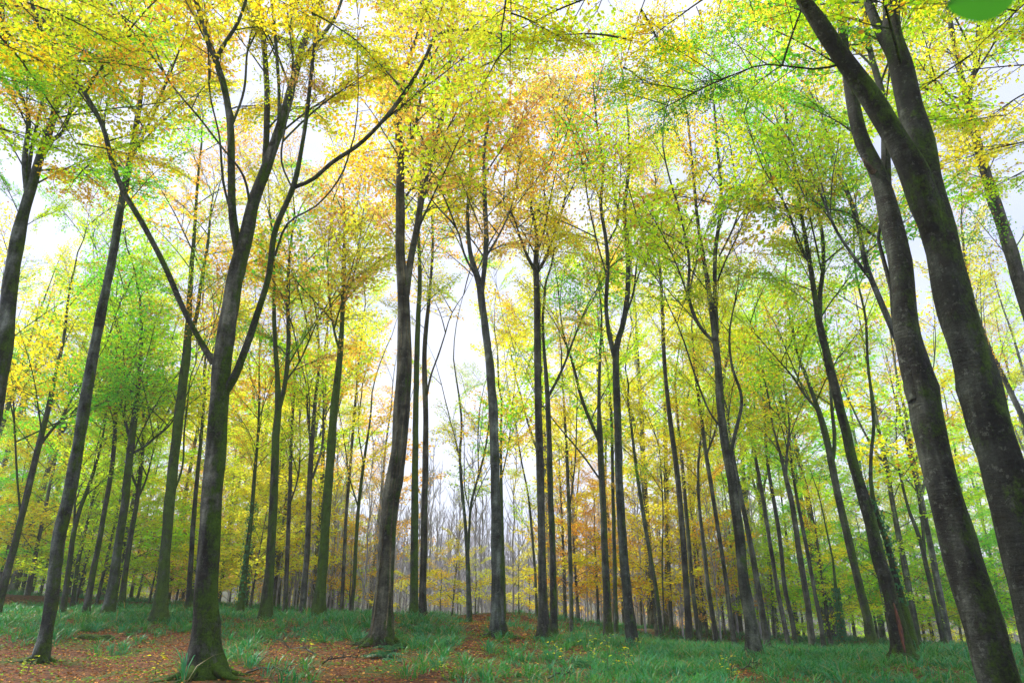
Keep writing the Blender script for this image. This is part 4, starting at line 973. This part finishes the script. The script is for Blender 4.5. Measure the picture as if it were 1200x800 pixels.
overhead((9.5, 2.5), [(9.0, P3(1120, 80, 9.5)[0], .7, 'lly', 9, 2.5), (10.0, P3(1010, 20, 9)[0], .8, 'gll', 8, 2.4), (8.0, P3(1190, 220, 9.5)[0], .6, 'yYl', 7, 2.3), (9.0, P3(1165, 150, 12)[0], .6, 'yYYl', 12, 2.6)],
         'beech right of the viewer, only its green arms showing over the huge right trunks', (.8, .8, .8), .5)
# ------------------------------------------------------------------ small things on the forest floor
def on_ground(px, py):
    """the point of the ground that shows at (px, py)."""
    best = None
    for Y in np.linspace(9, 40, 400):
        p, _ = P3(px, py, Y); d = p[2] - gz(p[0], Y)[0]
        if d <= 0: return np.array([p[0], Y, gz(p[0], Y)[0]])
    p, _ = P3(px, py, 38); return np.array([p[0], 38, gz(p[0], 38)[0]])
# mossy hump of a rotting stump
p = on_ground(110, 748); rng = np.random.default_rng(3)
root = empty('mossy_log', p); tag(root, 'low dark mossy log lying in the leaves beside the slender grey beech', 'log')
W = np.array([[-.40, .04, .0, .10], [-.25, .02, .03, .13], [.0, 0, .04, .15], [.2, -.05, .02, .12], [.42, -.02, .0, .14], [.55, -.05, -.04, .05]])
link('log', quads_mesh('log', *tube(catmull(W, 20), 14, rough=1.0, rng=rng), [M_BARK]), root, color=(.5, .5, .4, .5))
# ferns
def fern(px, py, label, n, size, seed, group=None):
    p = on_ground(px, py); rng = np.random.default_rng(seed); root = empty('fern', p); tag(root, label, 'fern', group)
    for i in range(n):
        a = 6.28 * i / n + rng.uniform(-.3, .3); l = size * rng.uniform(.7, 1.1); k = 24; q = np.linspace(0, 1, k)
        C = np.stack([np.cos(a) * l * q * .85, np.sin(a) * l * q * .85, l * (1.1 * q - .95 * q**2) * rng.uniform(.5, .9), .004 * (1 - q) + .0015], 1)
        tv, tq = tube(C, 3, cap=False); t = norm(np.gradient(C[:, :3], axis=0)); P_, A_, N_, Ln = [], [], [], []
        for s_ in (-1, 1):
            side = norm(np.cross(t, [0, 0, 1.])) * s_
            for j in range(2, k):
                for hh in (0, .5):
                    b = C[j, :3] - t[j] * hh * l / k; P_.append(b); A_.append(side[j] * .9 + t[j] * .4 - [0, 0, .15]); N_.append([0, 0, 1.])
                    Ln.append(.36 * l * math.sin(math.pi * min(.97, .18 + .80 * j / k)) * .75)
        Ln = np.array(Ln); V, Q, A = leaves(np.array(P_), np.array(A_), np.array(N_), Ln, Ln * .17, rng)
        V2, Q2 = np.vstack([tv, V]), np.vstack([tq, Q + len(tv)])
        link('frond', quads_mesh('frond', V2, Q2, [M_GRASS], np.r_[np.full(len(tq), .5), A], False), root, color=(.025, .16, .06, 1))
fern(446, 771, 'blue green fern spreading at the foot of the curved ivy beech', 9, .62, 1)
fern(463, 776, 'smaller low fern right of the one at the ivy beech foot', 6, .42, 2)
fern(458, 762, 'darker fern tucked behind the roots of the curved ivy beech', 8, .55, 6)
fern(681, 781, 'pale green fern standing alone in the grass right of middle', 7, .45, 4)
# fallen branches
def sticks(px, py, label, n, l, seed, az0):
    l *= .65
    p = on_ground(px, py); rng = np.random.default_rng(seed); root = empty('fallen_branch', p); tag(root, label, 'branch')
    def seg(base, az, le, r, up=.05):
        k = 8; q = np.linspace(0, 1, k); C = np.zeros((k, 4)); C[:, 0] = base[0] + np.cos(az) * le * q; C[:, 1] = base[1] + np.sin(az) * le * q
        C[:, 2] = base[2] + up * le * np.sin(q * 3) ; C[:, :3] += rng.normal(0, .018, (k, 3)); C[:, 3] = .6 * r * (1 - q * .8); return C
    M = seg([-l / 2 * math.cos(az0), -l / 2 * math.sin(az0), .05], az0, l, .032, .10)
    link('stem', quads_mesh('stem', *tube(M, 7, rough=.3, rng=rng), [M_BARK]), root, color=(1.1, 1.05, 1, .1))
    for i in range(n):
        b = M[rng.integers(1, 7), :3]; C = seg(b, az0 + rng.choice([-1, 1]) * rng.uniform(.4, 1.1), l * rng.uniform(.2, .5), .014, rng.uniform(.1, .5))
        link('twig', quads_mesh('twig', *tube(C, 5, rng=rng), [M_BARK]), root, color=(1.1, 1.05, 1, .1))
sticks(352, 768, 'bare dead branch lying in litter left of the curved ivy beech', 6, 1.9, 1, 2.4)
sticks(405, 778, 'forked grey stick on the leaves in front of the curved ivy beech', 7, 1.5, 2, .5)
sticks(425, 762, 'short twiggy branch propped beside the root of the curved ivy beech', 6, 1.1, 3, 1.2)
sticks(880, 788, 'broken brown branch half sunk in the grass at lower right', 5, 1.0, 4, -.5)
sticks(318, 792, 'long thin stick at the bottom edge right of the foreground fork', 4, 1.6, 5, -.3)
sticks(660, 796, 'small mossy stick in the grass at the bottom edge', 3, .8, 8, .2)
# yellow seedlings
def seedling(px, py, h, label, seed, col, dens=22):
    p = on_ground(px, py); rng = np.random.default_rng(seed); root = empty('beech_seedling', p); tag(root, label, 'seedling')
    n = 8; q = np.linspace(0, 1, n); C = np.stack([.15 * h * q * rng.uniform(-1, 1), .1 * h * q, h * q - .03, .007 * (1 - q) + .002], 1); w_ = [tube(C, 4)]; PP = []
    for i in range(6):
        b = C[2 + i % 6, :3]; a = i * 2.4 + rng.random(); l = h * rng.uniform(.3, .6); k = 5; u = np.linspace(0, 1, k)
        D = np.stack([b[0] + np.cos(a) * l * u, b[1] + np.sin(a) * l * u, b[2] + .18 * l * u, .0035 * (1 - u) + .0015], 1); w_.append(tube(D, 3)); PP += list(D[1:, :3])
    link('stem', quads_mesh('stem', *merge(w_), [M_BARK]), root, color=(1, .9, .8, 0))
    PP = np.array(PP)[rng.integers(0, len(PP), dens)] + rng.normal(0, .035, (dens, 3)); a = rng.uniform(0, 6.28, dens); ln = rng.uniform(.05, .085, dens)
    V, Q, A = leaves(PP, np.stack([np.cos(a), np.sin(a), rng.uniform(-.3, .2, dens)], 1), norm(np.array([0, 0, 1.]) + rng.normal(0, .35, (dens, 3))), ln, ln * .62, rng, True)
    f = link('foliage', quads_mesh('foliage', V, Q, [M_LEAF], A, False), root, color=col); f['kind'] = 'stuff'
YS = (.80, .72, .04, 1); LS = (.5, .6, .04, 1)
for i, (px, py, h, lab, c_) in enumerate([
    (712, 793, .75, 'largest yellow leaved seedling in the grass at the bottom, right of middle', LS), (735, 789, .6, 'bright yellow seedling just right of the largest one in the grass', YS),
    (650, 778, .5, 'small yellow seedling in grass below the middle twin trunks', YS), (690, 778, .5, 'yellow green seedling between the lone fern and the wavy beech', LS),
    (182, 790, .3, 'tiny yellow green seedling in the leaf litter at lower left', YS), (360, 768, .4, 'small yellow green seedling beside the dead branch on the litter', LS),
    (31, 790, .3, 'tiny seedling in the litter at the bottom left corner', LS), (858, 794, .4, 'yellow seedling beside the broken branch at lower right', YS),
    (518, 796, .3, 'low green seedling in the litter at the bottom middle', LS)]): seedling(px, py, h, lab, 40 + i, c_)
# the leaf close to the lens and the twig that carries it
tip = P3(1103, 8, .70)[0]; end = P3(1196, -10, .70)[0]
root = empty('hanging_twig', end); tag(root, 'twig with a big green leaf hanging closest to the lens, top right corner', 'twig')
C = catmull(np.array([[0, 0, 0, .0016], [.05, .05, .12, .002], [.16, .2, .5, .003], [.5, .6, 1.5, .006], [1.6, 1.5, 3.4, .012], [3.4, 3.0, 6.2, .03]]), 26)
link('stem', quads_mesh('stem', *tube(C, 6), [M_BARK]), root, color=(1, 1, .9, .2))
def big_leaf(base, tip_, nrm, wd):
    ax = tip_ - base; ln = np.linalg.norm(ax); ax /= ln; sd_ = norm(np.cross(nrm, ax)[None])[0]; nn = np.cross(ax, sd_); k = 13; V = []
    for i in range(k):
        u = i / (k - 1); hw = wd * .5 * (math.sin(math.pi * u ** .8) ** .75 if 0 < u < 1 else 0.003)
        for j in range(-3, 4):
            v = j / 3; V.append(base + ax * ln * u + sd_ * hw * v + nn * (.06 * wd * abs(v) + .012 * wd * math.cos(u * 40) * abs(v)) - nn * .1 * ln * u * u)
    Q = [(a + b, a + b + 1, a + b + 8, a + b + 7) for a in range(0, 7 * (k - 1), 7) for b in range(6)]
    return np.array(V), np.array(Q)
for base, tp_, n_, wd in ((end, tip, (.5, .6, .6), .058), (end + [.05, .05, .12], end + [-.02, .06, .15], (0, .3, 1), .045), (end + [.10, .12, .3], end + [.19, .1, .3], (0, .3, 1), .05)):
    V, Q = big_leaf(np.array(base), np.array(tp_), np.array(n_, float), wd)
    link('leaf', quads_mesh('leaf', V - end, Q, [M_LEAF], np.full(len(Q), .55)), root, color=(.045, .165, .02, 1))
